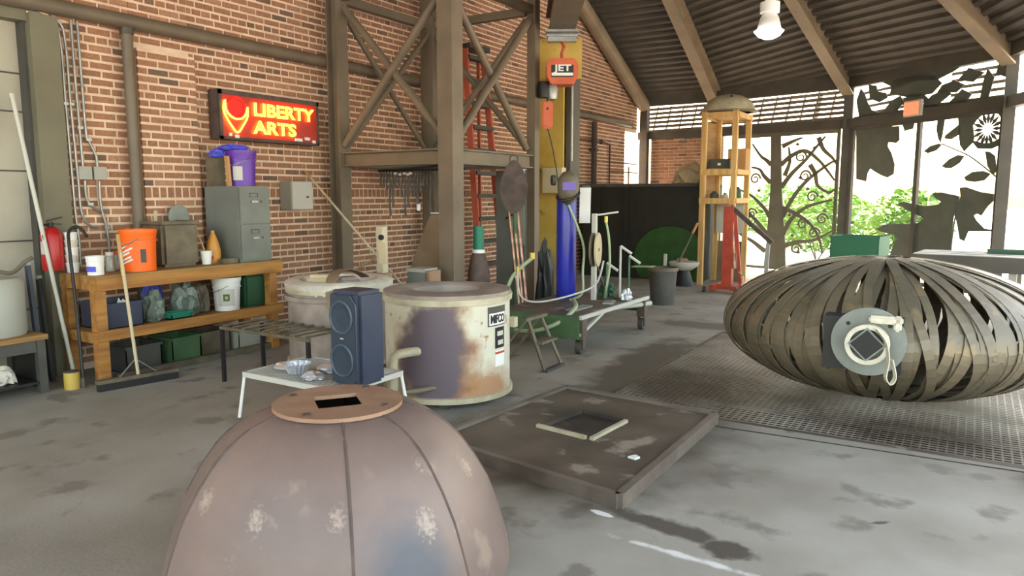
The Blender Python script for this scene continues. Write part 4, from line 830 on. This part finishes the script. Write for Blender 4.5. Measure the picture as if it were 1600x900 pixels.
for p,q in (((XL,YF),(XF,YF)),((XF,YF),(XF,YR)),((XF,YR),(XL,YR)),((XL,YR),(XL,YF))):
    P0,P1=Vector((*p,Z0)),Vector((*q,Z0)); d=(P1-P0).normalized()*.1
    tpart('beam',lambda m:ibeam(m,P0+d,P1-d,.12,.17,.018,.016))
    P0,P1=Vector((*p,Z1)),Vector((*q,Z1)); tpart('beam',lambda m:m.bar(P0+d,P1-d,.09,.10))
for p,q,r in (((XL,YF),(XF,YF),.045),((XF,YF),(XF,YR),.046),((XF,YR),(XL,YR),.04),((XL,YR),(XL,YF),.036)):
    for s0,s1 in ((Z0+.08,Z1-.03),(Z1-.03,Z0+.08)):
        a=Vector((*p,s0)); b2=Vector((*q,s1)); d=(b2-a); off=Vector((0,0,0)) if s0<s1 else Vector((-d.y,d.x,0)).normalized()*.05
        tpart('brace',lambda m:m.cyl(a+d*.05+off,b2-d*.05+off,r,n=12),'steel',True)
# tools hung under the tower beam
ck=thing('chain_rack','row of dark chains and rods hanging from the tower beam','chain rack',(-5.8,7.25,1.93)); 
part(ck,'hang_bar','black',lambda m:m.bar((-.75,0,-.02),(.62,0,-.02),.03,.03)); part(ck,'hang_bar_tie','black',lambda m:(m.bar((-.7,0,-.02),(-.7,1.15,.08),.03,.03),m.bar((.6,0,-.02),(.6,1.15,.08),.03,.03)))
rd=random.Random(4)
for i in range(26):
    xx=-.72+i*.05; L_=rd.uniform(.16,.34) if rd.random()<.75 else rd.uniform(.4,.6); part(ck,'chain','dgrey' if i%3 else 'steel_dark',lambda m:m.tube([(xx,0,-.03),(xx+.008,.004,-.03-L_*.3),(xx-.006,0,-.03-L_*.65),(xx+.004,0,-.03-L_)],[.011,.016,.011,.015],6))
for i,xx in enumerate((-.45,-.37,-.3,-.24,-.2)): part(ck,'white_block','white',lambda m:m.box((xx,-.03,-.06-.012*(i%2)),(.04,.012,.028)))  # small white blocks in front of the chains
part(ck,'white_block','white',lambda m:m.box((.32,-.03,-.2),(.05,.012,.02),Matrix.Rotation(.6,3,'Y'))); part(ck,'pull_handle','white',lambda m:m.cyl((-.08,-.03,-.52),(-.08,-.03,-.44),.025,n=12)); part(ck,'pull_cord','dgrey',lambda m:m.cyl((-.08,-.03,-.45),(-.08,0,-.03),.004,n=6))
# leaning things round the tower
t=thing('wood_pole','long pale wooden pole leaning on the brick wall by the breaker box','pole',(-4.05,5.69,0)); 
part(t,'pole','pipe_cream',lambda m:m.cyl((0,0,0),(-2.81,.61,1.88),.013,n=10),True); part(t,'tip','card',lambda m:m.cyl((-2.70,.586,1.806),(-2.812,.6105,1.882),.018,n=10),True)
t=thing('timber_post','pale upright timber jig with a cross bolt behind the kilns','post',(-5.20,5.78,0)); part(t,'post','pipe_cream',lambda m:m.b(-.042,.042,-.04,.04,0,1.28)); part(t,'side_block','tan',lambda m:m.b(.0,.09,-.05,-.04,.9,1.12)); part(t,'bolt_knob','black',lambda m:m.cyl((.03,-.06,1.17),(.03,-.03,1.17),.028,n=10)); part(t,'clamp','rust_cap',lambda m:m.b(-.06,.08,-.06,.06,.74,.80)); part(t,'stay','sheet',lambda m:m.bar((-.03,0,.98),(-.38,-.1,.78),.03,.02))
t=thing('sheet_panel','tall brown sheet panel with slanted top leaning in the tower','panel',(-5.7,7.0,0)); part(t,'sheet','sheet',lambda m:m.prism([(-.32,0),(.38,0),(.38,1.38),(.09,1.36),(-.14,.85),(-.3,.42)],(0,0.03,0),(1,0,0),(0,.06,1),.02)); part(t,'top_edge','lightgrey',lambda m:m.box((.24,.115,1.385),(.28,.03,.018)))
t=thing('pry_bar','blue handled bar leaning behind tower column','bar',(-5.45,7.3,0)); part(t,'bar','speaker',lambda m:m.cyl((-.12,0,0),(.12,0.0,1.65),.024,n=10),True); part(t,'grip','bluecloth',lambda m:m.cyl((.06,0,1.25),(.122,0,1.66),.03,n=10),True); part(t,'head','black',lambda m:m.box((.125,0,1.68),(.1,.05,.06)))
t=thing('green_box','pale grey green box with rusty end at the foot of tower column','toolbox',(-4.92,6.25,.0)); part(t,'box','cabinet',lambda m:m.b(-.26,.0,-.1,.1,0,.78),bevel=.01); part(t,'end_panel','rust_cap',lambda m:m.b(.0,.04,-.1,.1,0,.80)); part(t,'top_tray','grey',lambda m:m.b(-.27,-.01,-.11,.11,.78,.82))
t=thing('green_bottle','dark bottle with teal neck and white collar by the tower column','bottle',(-4.84,7.02,0)); part(t,'body','seam',lambda m:m.lathe([(0,0),(.13,0),(.13,.7),(.10,.86),(.07,.95)],n=20),True); part(t,'neck','teal',lambda m:m.cyl((0,0,.95),(0,0,1.25),.062,n=14),True); part(t,'collar','white',lambda m:m.cyl((0,0,.94),(0,0,.98),.075,n=14))
# ladder
ld=thing('red_ladder','tall red orange fibreglass ladder standing against the brick wall','ladder',(-6.55,9.55,0))
for s_ in (-1,1): part(ld,'rail','ladder',lambda m:m.bar((.25,s_*.34,0),(-.1,s_*.24,3.8),.10,.035,(0,1,0)))
for s_ in (-1,1): part(ld,'rear_rail','ladder',lambda m:m.bar((-.2,s_*.30,0),(-.16,s_*.2,3.7),.05,.03,(0,1,0)))
for i in range(11):
    f=(i+.6)/11; part(ld,'step','dgrey',lambda m:m.b(.25-.35*f-.06,.25-.35*f+.07,-.34+.1*f,.34-.1*f,3.8*f-.03,3.8*f+.03))
part(ld,'top_cap','dgrey',lambda m:m.b(-.24,.02,-.27,.27,3.78,3.85))
# paddle, copper rods, grey cabinet
t=thing('steel_paddle','dark oval steel paddle on a green pole beside tower','paddle',(-4.76,7.66,0)); part(t,'blade','seam',lambda m:m.prism([(.17*math.cos(a)*(1-.25*max(0,math.sin(a))),.32*math.sin(a)) for a in [2*PI*i/28 for i in range(28)]],(0,0,1.70),(.85,.52,0),(0,0,1),.02)); part(t,'pole','green',lambda m:m.cyl((0,.03,0),(0,.03,1.6),.03,n=10),True); part(t,'tip_ring','steel_dark',lambda m:m.tube([(.05*math.cos(a)*.85,.05*math.cos(a)*.52,2.03+.05*math.sin(a)) for a in [2*PI*i/14 for i in range(14)]],.01,6,closed=True))
for i in range(3):
    t=thing('copper_rod','copper rod leaning in a bundle below the oval paddle','rod',(-4.58+.035*i,7.55+.03*i,0),group='copper rods below the paddle'); part(t,'rod','copper',lambda m:m.cyl((0,0,0),(-.28,.14,1.52+.05*i),.016,n=8),True); part(t,'worn_tip','card',lambda m:m.cyl((0,0,0),(-.02,.01,.11),.0175,n=8))
gc=thing('control_cabinet','tall pale grey control cabinet between tower and yellow column','cabinet',(-5.62,9.15,0)); part(gc,'cabinet_body','cabinet',lambda m:m.b(-.28,.2,-.14,.14,0,1.95)); part(gc,'cabinet_door','grey',lambda m:m.b(-.02,.2,-.155,-.14,.9,1.9)); part(gc,'side_box','grey',lambda m:m.b(.2,.34,-.1,.1,1.1,1.85)); part(gc,'conduit_top','white',lambda m:m.cyl((.18,-.16,1.9),(.18,-.16,2.15),.03,n=10)); 
for z in (1.35,1.72): part(gc,'hook_bar','black',lambda m:m.tube([(-.1,-.16,z-.08),(.02,-.2,z-.03),(.14,-.24,z)],.014,6))
for i,(x,y,h,l) in enumerate(((-4.62,8.2,.95,'black leather welding jacket draped at the foot of yellow column'),)):
    t=thing('leather_jacket',l,'jacket',(x,y,0)); o=crumple('drape','',(0,0,0),.12,.12,h*.75,'black',41); o.parent=t
# ------------------------------------------------------------------ jib crane with hoist
cr_=thing('jib_crane','yellow steel crane column with flat head plate and brown jib','crane',(-5.05,9.3,0))
part(cr_,'column','yellow',lambda m:(m.b(-.19,.19,-.2,-.17,0,3.3),m.b(-.19,.19,.17,.2,0,3.3),m.b(-.015,.015,-.17,.17,0,3.3),m.b(-.19,-.16,-.17,.17,0,3.3)))
part(cr_,'dark_side_strip','steel_dark',lambda m:m.b(.19,.26,-.12,.16,1.6,3.2))  # dark strip along one side of the yellow column
vd=Vector((.52,-.855,0)).normalized(); vr=Vector((.855,.52,0)).normalized(); RV=Matrix((vr,-vd,Vector((0,0,1)))).transposed()
part(cr_,'head_plate','yellow',lambda m:m.box(Vector((0,0,3.42))+vd*.28-vr*.04,(.68,.05,.52),RV))
part(cr_,'head_box','yellow',lambda m:m.box(Vector((0,0,3.42))+vd*.05,(.42,.42,.46),RV))
part(cr_,'jib_beam','steel',lambda m:ibeam(m,Vector((0,0,3.92))-vd*.4,Vector((0,0,3.92))+vd*2.4,.33,.48,.05,.22))
part(cr_,'base_plate','yellow',lambda m:m.b(-.35,.35,-.35,.35,0,.03)); 
cb=part(cr_,'switch_box','tan',lambda m:m.box(Vector((.12,-.32,1.80)),(.30,.12,.34)))
hs_=thing('chain_hoist','orange electric chain hoist with white lettering under the jib','hoist',tuple(Vector((-5.05,9.3,2.94))+vd*.85))
part(hs_,'motor_housing','orange_dull',lambda m:m.prism([(-.2,.0),(-.14,-.1),(.14,-.1),(.2,.0),(.2,.16),(.15,.22),(-.15,.22),(-.2,.16)],(0,0,.15),vr,(0,0,1),.3),bevel=.012)
part(hs_,'name_plate','black',lambda m:m.box(vd*.153+Vector((0,0,.21)),(.28,.006,.15),RV))
put_text(text_mesh('JET',.11,bold=.003),'lettering','white',hs_,vd*.158-vr*.11+Vector((0,0,.21)),vr,(0,0,1),fitw=.22)
part(hs_,'white_band','white',lambda m:m.box(vd*.158+Vector((0,0,.17)),(.27,.006,.035),RV))
part(hs_,'trolley','galv',lambda m:(m.box(Vector((0,0,.72)),(.42,.16,.03),RV),m.cyl(-vr*.2+Vector((0,0,.68)),vr*.2+Vector((0,0,.68)),.03,n=10),m.box(Vector((0,0,.62)),(.36,.12,.06),RV))); part(hs_,'top_hook','red_hoist',lambda m:m.tube([(0,0,.6),(0.03,0,.52),(.0,0,.45),(0,0,.36)],.022,8))
part(hs_,'chain_bag','black',lambda m:m.lathe([(0,-.1),(.08,-.1),(.09,.02),(.07,.1),(0,.1)],(-.23*vr.x,-.23*vr.y,.0),n=14),True)
part(hs_,'load_chain','galv',lambda m:m.tube([Vector((.14*vr.x,.14*vr.y,.05)),Vector((.14*vr.x,.14*vr.y,-.9))],.012,6)); part(hs_,'lower_block','galv',lambda m:m.lathe([(.05,.05),(.08,-.02),(.06,-.14),(0,-.16)],(-.12*vr.x,-.12*vr.y,.02),n=12),True)
pn=thing('hoist_pendant','orange hand pendant hanging from its black cable below the hoist','pendant',tuple(Vector((-5.05,9.3,2.44))+vd*.85-vr*.18))
part(pn,'grip','orange_dull',lambda m:m.box((0,0,.18),(.14,.09,.34),RV),bevel=.02); part(pn,'cable','black',lambda m:m.tube([(0,0,.35),(.0,0,.5)],.012,6)); part(pn,'trailing_cord','black',lambda m:m.tube(catmull([(0,0,.02),(.05*vr.x,.05*vr.y,-.15),(.12*vr.x,.12*vr.y,-.5),(.15*vr.x,.15*vr.y,-.75)],5),.008,6)); part(pn,'button','black',lambda m:m.cyl(vd*.04+Vector((0,0,.26)),vd*.047+Vector((0,0,.26)),.018,n=10))
# ------------------------------------------------------------------ welding cart with cylinder
ct=thing('welding_cart','green steel welding cart with wide skirt and castors','cart',(-3.80,7.4,0)); CZ=.36
part(ct,'deck_plate','plate',lambda m:m.b(-.5,.5,-.85,.9,CZ,CZ+.03)); part(ct,'side_skirt','green',lambda m:m.b(-.52,.5,-.87,-.84,CZ-.2,CZ+.03)); part(ct,'deck_edge','lightgrey',lambda m:m.bar((.515,-.85,CZ+.02),(.515,.95,CZ+.02),.03,.04)); part(ct,'lower_tray','green',lambda m:m.b(-.5,.1,-.84,-.1,CZ-.2,CZ-.18)); part(ct,'tow_bar','lightgrey',lambda m:m.cyl((.2,.2,CZ-.06),(.55,.95,CZ-.05),.03,n=10)); part(ct,'strut','lightgrey',lambda m:m.bar((.5,-.84,CZ-.16),(.5,-.3,CZ),.03,.03)); part(ct,'rear_panel','green_d',lambda m:m.b(-.1,.52,.85,.9,CZ-.14,CZ+.02))
for x,y in ((.48,-.78),(.48,.86),(-.45,-.78),(-.45,.8)):
    cs=part(ct,'castor_fork','plate',lambda m:(m.b(x-.045,x-.035,y-.03,y+.03,.05,CZ-.18),m.b(x+.035,x+.045,y-.03,y+.03,.05,CZ-.18),m.b(x-.05,x+.05,y-.05,y+.05,CZ-.2,CZ-.0)))
    part(cs,'castor_wheel','dgrey',lambda m:m.cyl((x-.03,y,.07),(x+.03,y,.07),.07,n=20),True)
gz=thing('gas_cylinder','tall blue gas cylinder standing on the green welding cart','gas cylinder',(-4.08,7.74,CZ+.03)); part(gz,'body','blue',lambda m:m.lathe([(0,0),(.112,0),(.116,.02),(.116,1.16),(.1,1.24),(.05,1.29),(.03,1.3)],n=28),True); part(gz,'valve','brass',lambda m:(m.cyl((0,0,1.29),(0,0,1.42),.025,n=10),m.cyl((-.03,0,1.37),(.12,-.04,1.37),.018,n=8))); part(gz,'gauge','brass',lambda m:m.cyl((.12,-.05,1.39),(.13,-.08,1.39),.035,n=14)); 
wm=thing('welding_mask','white and purple welding mask hung over the blue cylinder','mask',(-3.98,7.58,1.5)); part(wm,'shell','drum',lambda m:m.lathe([(.02,-.01),(.07,.02),(.115,.1),(.125,.2),(.11,.3),(.06,.36),(.0,.38)],n=20,a0=-2.6,a1=.9),True); part(wm,'lens','lens',lambda m:m.box(Vector((0,0,.2))+Vector((.55,-.8,0)).normalized()*.118,(.15,.02,.09),RV)); part(wm,'headband','black',lambda m:m.tube([(.13*math.cos(a),.12*math.sin(a),.1+.06*math.sin(a)) for a in [2*PI*i/20 for i in range(20)]],.014,6,closed=True)); part(wm,'knob','dgrey',lambda m:m.cyl((-.14,-.05,.27),(-.17,-.08,.27),.06,n=12))
t=thing('paper_sheaf','white papers clipped beside the blue gas cylinder','papers',(-3.92,7.9,1.28)); part(t,'sheet','white',lambda m:m.box((0,0,.2),(.13,.01,.42),RV@Matrix.Rotation(.15,3,'X'))); part(t,'clip','dgrey',lambda m:m.box((0,.02,.42),(.1,.02,.03),RV))
t=thing('cart_upright','grey steel upright with hooks on the welding cart','rack',(-3.72,7.75,CZ+.03)); part(t,'post','lightgrey',lambda m:m.b(-.025,.025,-.025,.025,0,1.0)); part(t,'hook_arm','lightgrey',lambda m:m.bar((0,0,.98),(.25,.1,1.02),.02,.02)); part(t,'post_brace','dgrey',lambda m:m.bar((0,0,.5),(.0,.35,.02),.02,.02))
t=thing('hose_reel_disc','pale yellow disc hung on the welding cart upright','disc',(-3.66,7.70,.98)); part(t,'disc','tan',lambda m:m.cyl((0,0,.0),(.02,.004,0),.15,n=28)); part(t,'centre_pin','dgrey',lambda m:m.cyl((.02,.004,0),(.026,.005,0),.015,n=8)); part(t,'backing','drum',lambda m:m.cyl((-.05,-.03,0),(-.03,-.026,0),.15,n=24)); 
for o in t.children: 
    for v in o.data.vertices: v.co.z=v.co.z*1.3
def hose(label,pts,m,r): 
    o=Vector(pts[0]); t=thing('hose',label,'hose',tuple(o),group='hoses on the welding cart'); m_=MB(o); m_.tube(catmull(pts,8),r,8); m_.build('hose_tube',m,t,True); m_=MB(o); q=Vector(pts[0]); m_.cyl(q-Vector((0,0,.01)),q+Vector((0,0,.06)),r*1.5,n=8); m_.build('hose_end','brass',t)
hose('wide pale green hose loop hanging off the front of welding cart',[(-4.2,7.15,.9),(-4.35,6.98,.7),(-4.40,6.88,.42),(-4.2,6.62,.22),(-3.85,6.5,.2),(-3.55,6.52,.3),(-3.45,6.75,.44),(-3.7,7.2,.46)],'greenhose',.022)
hose('thin grey hose sagging between blue cylinder and cart deck',[(-4.3,7.0,.75),(-4.2,6.9,.5),(-4.0,6.95,.44),(-3.75,7.3,.5),(-3.62,7.6,.6),(-3.6,7.75,.85)],'lightgrey',.011)
hose('green hose falling from the mask beside blue cylinder',[(-4.0,7.62,1.5),(-3.9,7.66,1.25),(-3.78,7.6,1.0),(-3.74,7.5,.75),(-3.72,7.45,.5),(-3.85,7.4,.42)],'greenhose',.014)
hose('pale hose hanging from the upright past the yellow disc',[(-3.6,7.8,1.3),(-3.55,7.78,1.1),(-3.5,7.7,.8),(-3.52,7.66,.55),(-3.6,7.8,.42)],'greenhose',.014)
for i,(x,y,h,l) in enumerate(((-3.50,8.0,.62,'thin silver torch stand at the middle of cart deck'),(-3.44,8.12,.5,'short green torch stand at the end of cart deck'),(-3.64,7.93,.42,'low torch stand next to the cart upright'))):
    t=thing('torch_stand',l,'stand',(x,y,CZ+.03)); part(t,'stem','lightgrey' if i==0 else 'green',lambda m:m.cyl((0,0,0),(0,0,h),.014,n=8)); part(t,'torch_head','lightgrey',lambda m:m.cyl((0,0,h),(.12,.05,h-.09),.016,n=8)); part(t,'foot','dgrey',lambda m:m.cyl((0,0,0),(0,0,.015),.06,n=14))
o=tag(crumple('foil_lump','',(-3.37,7.9,CZ+.03),.06,.055,.1,'foil',51),'crumpled silver lump on welding cart deck','foil'); 
o=tag(crumple('glove_pile','',(-3.72,8.12,CZ+.03),.1,.09,.12,'green_d',52),'dark green glove pile on the welding cart deck','gloves')
for i,(x,y) in enumerate(((-3.55,7.05),(-3.46,7.62))):
    t=thing('cut_plate',('thin steel plate lying at the front of cart deck','narrow steel offcut lying near the torch stands')[i],'plate',(x,y,CZ+.03)); part(t,'plate','galv',lambda m:m.box((0,0,.008),(.12,.4-.15*i,.016),Matrix.Rotation(.3*i,3,'Z')))
# step stool
st=thing('saw_horse','small folding steel step stand behind cream furnace','step stand',(-3.45,5.95,0)); 
for s_ in (-1,1): part(st,'front_leg','drum',lambda m:m.bar((.22,.16*s_-.05,0),(-.02,.12*s_,.46),.03,.02)); part(st,'rear_leg','drum',lambda m:m.bar((-.34,.16*s_-.1,0),(-.02,.12*s_,.46),.03,.02))
part(st,'top_bar','drum',lambda m:m.bar((-.02,-.2,.46),(-.02,.2,.46),.06,.03)); part(st,'step','drum',lambda m:m.b(.06,.16,-.16,.13,.24,.265)); part(st,'floor_bar','dgrey',lambda m:m.bar((.22,-.22,.012),(.22,.12,.012),.05,.025)); 
# ------------------------------------------------------------------ back of the shop
cn=thing('trash_can','grey brown round bin on the floor behind welding cart','bin',(-3.86,10.38,0)); part(cn,'barrel','dgrey',lambda m:m.lathe([(0,0),(.17,0),(.21,.54),(.19,.54),(.15,.02),(0,.02)],n=28),True); part(cn,'rim','drum',lambda m:m.lathe([(.205,.50),(.225,.50),(.225,.55),(.19,.55)],n=28),True); part(cn,'lid_edge','greenhose',lambda m:m.bar((-.42,-.1,.55),(-.12,-.1,.56),.2,.012))
dp=thing('dumpster','large black steel hood box with a green half round shape on its front','dumpster',(-5.45,13.4,0)); part(dp,'hood_box','dumpster',lambda m:(m.b(-1.25,1.2,0.0,.06,0,1.8),m.b(-1.25,-1.19,.06,1.1,0,1.8),m.b(1.14,1.2,.06,1.1,0,1.8),m.b(-1.25,1.2,1.1,1.16,0,1.8),m.b(-1.25,1.2,.06,1.1,1.74,1.8)))
part(dp,'green_half_round','dump_green',lambda m:m.prism([(.6+.72*math.cos(a),.4+.62*math.sin(a)) if (.6+.72*math.cos(a))<1.12 else (1.12,.4+.62*math.sin(a)) for a in [R(-38)+R(256)*i/30 for i in range(31)]],(0,-.012,0),(1,0,0),(0,0,1),.03)); part(dp,'top_lip','dgrey',lambda m:m.b(-1.28,1.23,-.05,.06,1.76,1.82));  # green half round shape laid on the box front
for x in (-.9,-.3): part(dp,'rib','dumpster',lambda m:m.b(x-.04,x+.04,-.05,0,0,1.76))
o=tag(crumple('sand_sack','',(-4.62,13.9,1.8),.35,.3,.3,'tan',61),'pale tan sack lying on top of the black hood box','sack')
t=thing('bowl_stand','pale shallow bowl on a dark pedestal in front of the hood box','bowl',(-4.35,12.75,0)); part(t,'bowl','lightgrey',lambda m:m.lathe([(0,.26),(.14,.28),(.25,.36),(.27,.42),(.24,.43),(.12,.36),(0,.34)],n=28),True); part(t,'pedestal','black',lambda m:m.lathe([(0,0),(.2,0),(.15,.1),(.1,.27),(0,.27)],n=18),True); part(t,'scrap','rust_cap',lambda m:m.box((-.04,0,.43),(.2,.16,.12),Matrix.Rotation(.4,3,'Z')),bevel=.02)
t=thing('long_rod','long pale rod rising out of the shallow bowl','rod',(-4.62,12.62,0)); part(t,'rod','drum',lambda m:m.cyl((0.02,0,.0),(.5,.1,1.12),.016,n=8)); part(t,'grip','card',lambda m:m.cyl((.42,.084,.94),(.5,.1,1.12),.022,n=8)); part(t,'pale_fin','lightgrey',lambda m:m.b(-.06,-.01,-.02,.02,0,.56))
# pine shelving tower
sh=thing('pine_shelf','tall open pine shelf tower with a domed shell on top','shelf',(-3.88,13.3,0)); SX,SY,SZ=.27,.26,3.05
for x in (-SX,SX):
    for y in (-SY,SY+.35): part(sh,'post','pine',lambda m:m.b(x-.045,x+.045,y-.04,y+.04,0,SZ))
for z in (1.5,2.0,2.98):
    part(sh,'shelf_board','pine',lambda m:m.b(-SX,SX,-SY,SY+.35,z-.012,z+.012)); 
    for y in (-SY-.045,SY+.395): part(sh,'cross_rail','pine',lambda m:m.b(-SX-.04,SX+.04,y-.015,y+.015,z-.05,z+.05))
    for x in (-SX-.05,SX+.05): part(sh,'side_rail','pine',lambda m:m.b(x-.015,x+.015,-SY,SY+.37,z-.04,z+.05))
part(sh,'back_board','sheet',lambda m:m.b(-SX,SX,SY+.33,SY+.35,0,.75)); part(sh,'side_sheet','bench_lo',lambda m:m.b(-SX-.03,-SX-.02,-SY,SY+.3,1.52,2.9)); part(sh,'low_panel','lightgrey',lambda m:m.b(-SX+.02,SX-.02,SY+.28,SY+.3,.9,1.48))
dmm=thing('domed_shell','weathered grey fibreglass dome shell on top of the pine shelf','shell',(-3.86,13.45,SZ)); part(dmm,'shell','pipe_cream',lambda m:m.lathe([(.46,0),(.48,.03),(.44,.04),(.42,.12),(.34,.22),(.22,.29),(.1,.32),(0,.325)],n=32,sx=1.05,sy=.85),True); part(dmm,'flange','steel',lambda m:m.lathe([(.38,0),(.49,0),(.49,.025),(.42,.03)],n=32,sx=1.05,sy=.85),True); part(dmm,'rivet','black',lambda m:m.cyl((.12,-.26,.26),(.12,-.28,.26),.02,n=8))
t=crate('tool_case','dark grey tool case with yellow base on middle pine shelf','case',(-3.9,13.3,2.012),(.36,.34,.22),'dgrey'); part(t,'yellow_base','yellow',lambda m:m.b(-.19,.19,-.185,-.17,0,.055)); part(t,'badge','white',lambda m:m.b(-.02,.03,-.19,-.17,.11,.15))
t=thing('carton','brown cardboard carton on the middle pine shelf','carton',(-3.72,13.72,2.012)); part(t,'carton_body','card',lambda m:m.b(-.16,.16,-.14,.14,0,.42)); part(t,'tape','tan',lambda m:m.b(-.03,.03,-.142,.142,.0,.422))
for i,(x,y,r,h,m,l) in enumerate(((-4.0,13.25,.08,.14,'dgrey','dark metal can on the lower pine shelf'),(-3.8,13.22,.06,.11,'lightgrey','pale metal can on the lower pine shelf'),(-3.74,13.5,.07,.26,'bag','glass jug near the side of lower pine shelf'),(-3.72,13.75,.06,.22,'green','green bottle at the far side of lower pine shelf'))):
    t=thing('shelf_can',l,'can',(x,y,1.512)); part(t,'can_body',m,lambda q:q.lathe([(0,0),(r,0),(r,h*.75),(r*.5,h),(0,h)],n=16),True); part(t,'cap','dgrey',lambda q:q.cyl((0,0,h),(0,0,h+.02),r*.45,n=10))
# red engine hoist
eh=thing('engine_hoist','red orange steel engine hoist with slanted boom','hoist',(-3.42,12.25,0)); part(eh,'mast','red_hoist',lambda m:m.b(-.1,.06,-.06,.06,.08,1.42)); part(eh,'base_beam','red_hoist',lambda m:(m.b(-.25,.25,-.05,.05,.05,.13),m.b(.1,.2,-.25,.62,.05,.13),m.b(-.25,-.17,-.25,.62,.05,.13))); part(eh,'ram','copper',lambda m:m.cyl((.1,0,.4),(.02,0,1.38),.035,n=10),True); part(eh,'second_ram','red_hoist',lambda m:m.bar((.2,0,.15),(.08,0,1.3),.05,.05)); part(eh,'boom','seam',lambda m:m.bar((.0,0,1.42),(.68,0,.84),.06,.07)); part(eh,'boom_leg','grey',lambda m:m.bar((.62,0,.88),(.60,0,.1),.06,.04)); part(eh,'pump_handle','copper',lambda m:m.tube([(.18,-.05,.35),(.26,-.08,.28),(.25,-.1,.12)],.018,8))
for x,y in ((-.34,-.2),(.2,-.25),(.2,.6),(-.21,.6)): part(eh,'castor','dgrey',lambda m:m.cyl((x-.02,y,.05),(x+.02,y,.05),.05,n=14))
# green bin and table behind the ball
gb=crate('green_tote','green plastic tote with thick rim behind the strip ball','tote',(-1.3,10.9,.76),(.62,.42,.30),'green_bin',rz=R(-12)); 
gt=thing('tote_stand','dark steel trestle under the green plastic tote','trestle',(-1.3,10.9,0)); part(gt,'trestle_top','steel_dark',lambda m:m.b(-.4,.4,-.25,.25,.72,.76)); 
for x in (-.36,.36):
    for y in (-.2,.2): part(gt,'leg','steel_dark',lambda m:m.b(x-.03,x+.03,y-.03,y+.03,0,.72))
wt=thing('steel_table','long slatted dark steel table behind the strip ball','table',(.45,10.7,0),R(-6)); 
for i in range(7): part(wt,'slat','grey' if i%2 else 'steel_dark',lambda m:m.b(-1.05,1.3,-.45+i*.135,-.45+i*.135+.1,.86,.885))  # every other slat lighter: bands of highlight put into the colour
part(wt,'front_apron','steel_dark',lambda m:m.b(-1.05,1.3,-.48,-.45,.70,.885)); part(wt,'back_apron','steel_dark',lambda m:m.b(-1.05,1.3,.46,.49,.74,.885)); 
for x in (-.35,.0,1.2):
    for y in (-.4,.42): part(wt,'leg','grey',lambda m:m.b(x-.04,x+.04,y-.04,y+.04,0,.86))
t=thing('dark_tray','flat dark tray lying on the slatted steel table','tray',(.35,10.95,.885)); part(t,'tray_base','green_d',lambda m:m.b(-.2,.2,-.14,.14,0,.02)); part(t,'tray_lip','green_d',lambda m:(m.b(-.2,.2,-.14,-.13,.02,.045),m.b(-.2,.2,.13,.14,.02,.045)))
# corner object at the right frame edge
t=thing('corner_block','dark steel wedge on the floor at the grate front edge','wedge',(.36,5.0,0)); part(t,'wedge','black',lambda m:m.prism([(0,0),(.3,0),(.3,.14),(.06,.14)],(0,0,0),(1,0,0),(0,0,1),.2)); part(t,'edge_strip','dgrey',lambda m:m.b(.06,.3,-.1,.1,.14,.15))
# ------------------------------------------------------------------ high bay lamp
lp=thing('bay_lamp','white bell shaped bay lamp glowing beneath the roof deck','lamp',(-2.29,9.58,3.5)); part(lp,'ballast_box','white',lambda m:m.cyl((0,0,.30),(0,0,.42),.115,n=18),True); part(lp,'bell','white',lambda m:m.lathe([(.075,.3),(.11,.24),(.135,.14),(.145,.1)],n=28),True); part(lp,'lens','lamp_glow',lambda m:m.lathe([(.145,.1),(.175,.085),(.13,.03),(.07,.0),(0,-.005)],n=28),True); part(lp,'stem','dgrey',lambda m:m.cyl((0,0,.42),(0,0,3.12),.016,n=8)); part(lp,'mount','white',lambda m:m.b(-.05,.05,-.05,.05,.42,.47))
# ------------------------------------------------------------------ outside planting
def shrub(name,label,loc,rx,rz_,n,leafs,seed,cat='shrub'):
    rd=random.Random(seed); t=thing(name,label,cat,loc,group='plants outside the gates'); mb=MB()
    for i in range(n):
        while True:
            p=Vector((rd.uniform(-1,1),rd.uniform(-1,1),rd.uniform(-1,1)))
            if .35<p.length<1: break
        p=Vector((p.x*rx,p.y*rx,(p.z+1)*rz_/2+.25)); u=Vector((rd.uniform(-1,1),rd.uniform(-1,1),rd.uniform(-.6,.6))).normalized(); v=u.cross(Vector((rd.uniform(-1,1),rd.uniform(-1,1),1))).normalized(); s_=leafs*rd.uniform(.6,1.3)
        mb.add([p-u*s_,p+v*s_*.35,p+u*s_,p-v*s_*.35],[(0,1,2,3)])
    o=mb.build('foliage','foliage',t); o['kind']='stuff'
    part(t,'stem','drum',lambda m:[m.cyl((0,0,0),(rx*.5*math.cos(a),rx*.5*math.sin(a),rz_*.7),.02,.008,n=6) for a in (0,2.1,4.2)])
    return t
shrub('shrub','leafy shrub close behind the left half of the leaf screen',(-1.2,17.4,0),.8,1.5,1200,.13,1)
shrub('shrub','low bright shrub behind right side of the leaf screen',(1.9,16.2,0),.9,1.3,1500,.11,2)
shrub('shrub','bright green shrub behind the tree gate trunk',(-3.2,19.0,0),1.3,1.6,1800,.13,3)
shrub('shrub','wide pale shrub far beyond the tree gate',(-5.0,24.0,0),1.6,1.7,2000,.16,5)
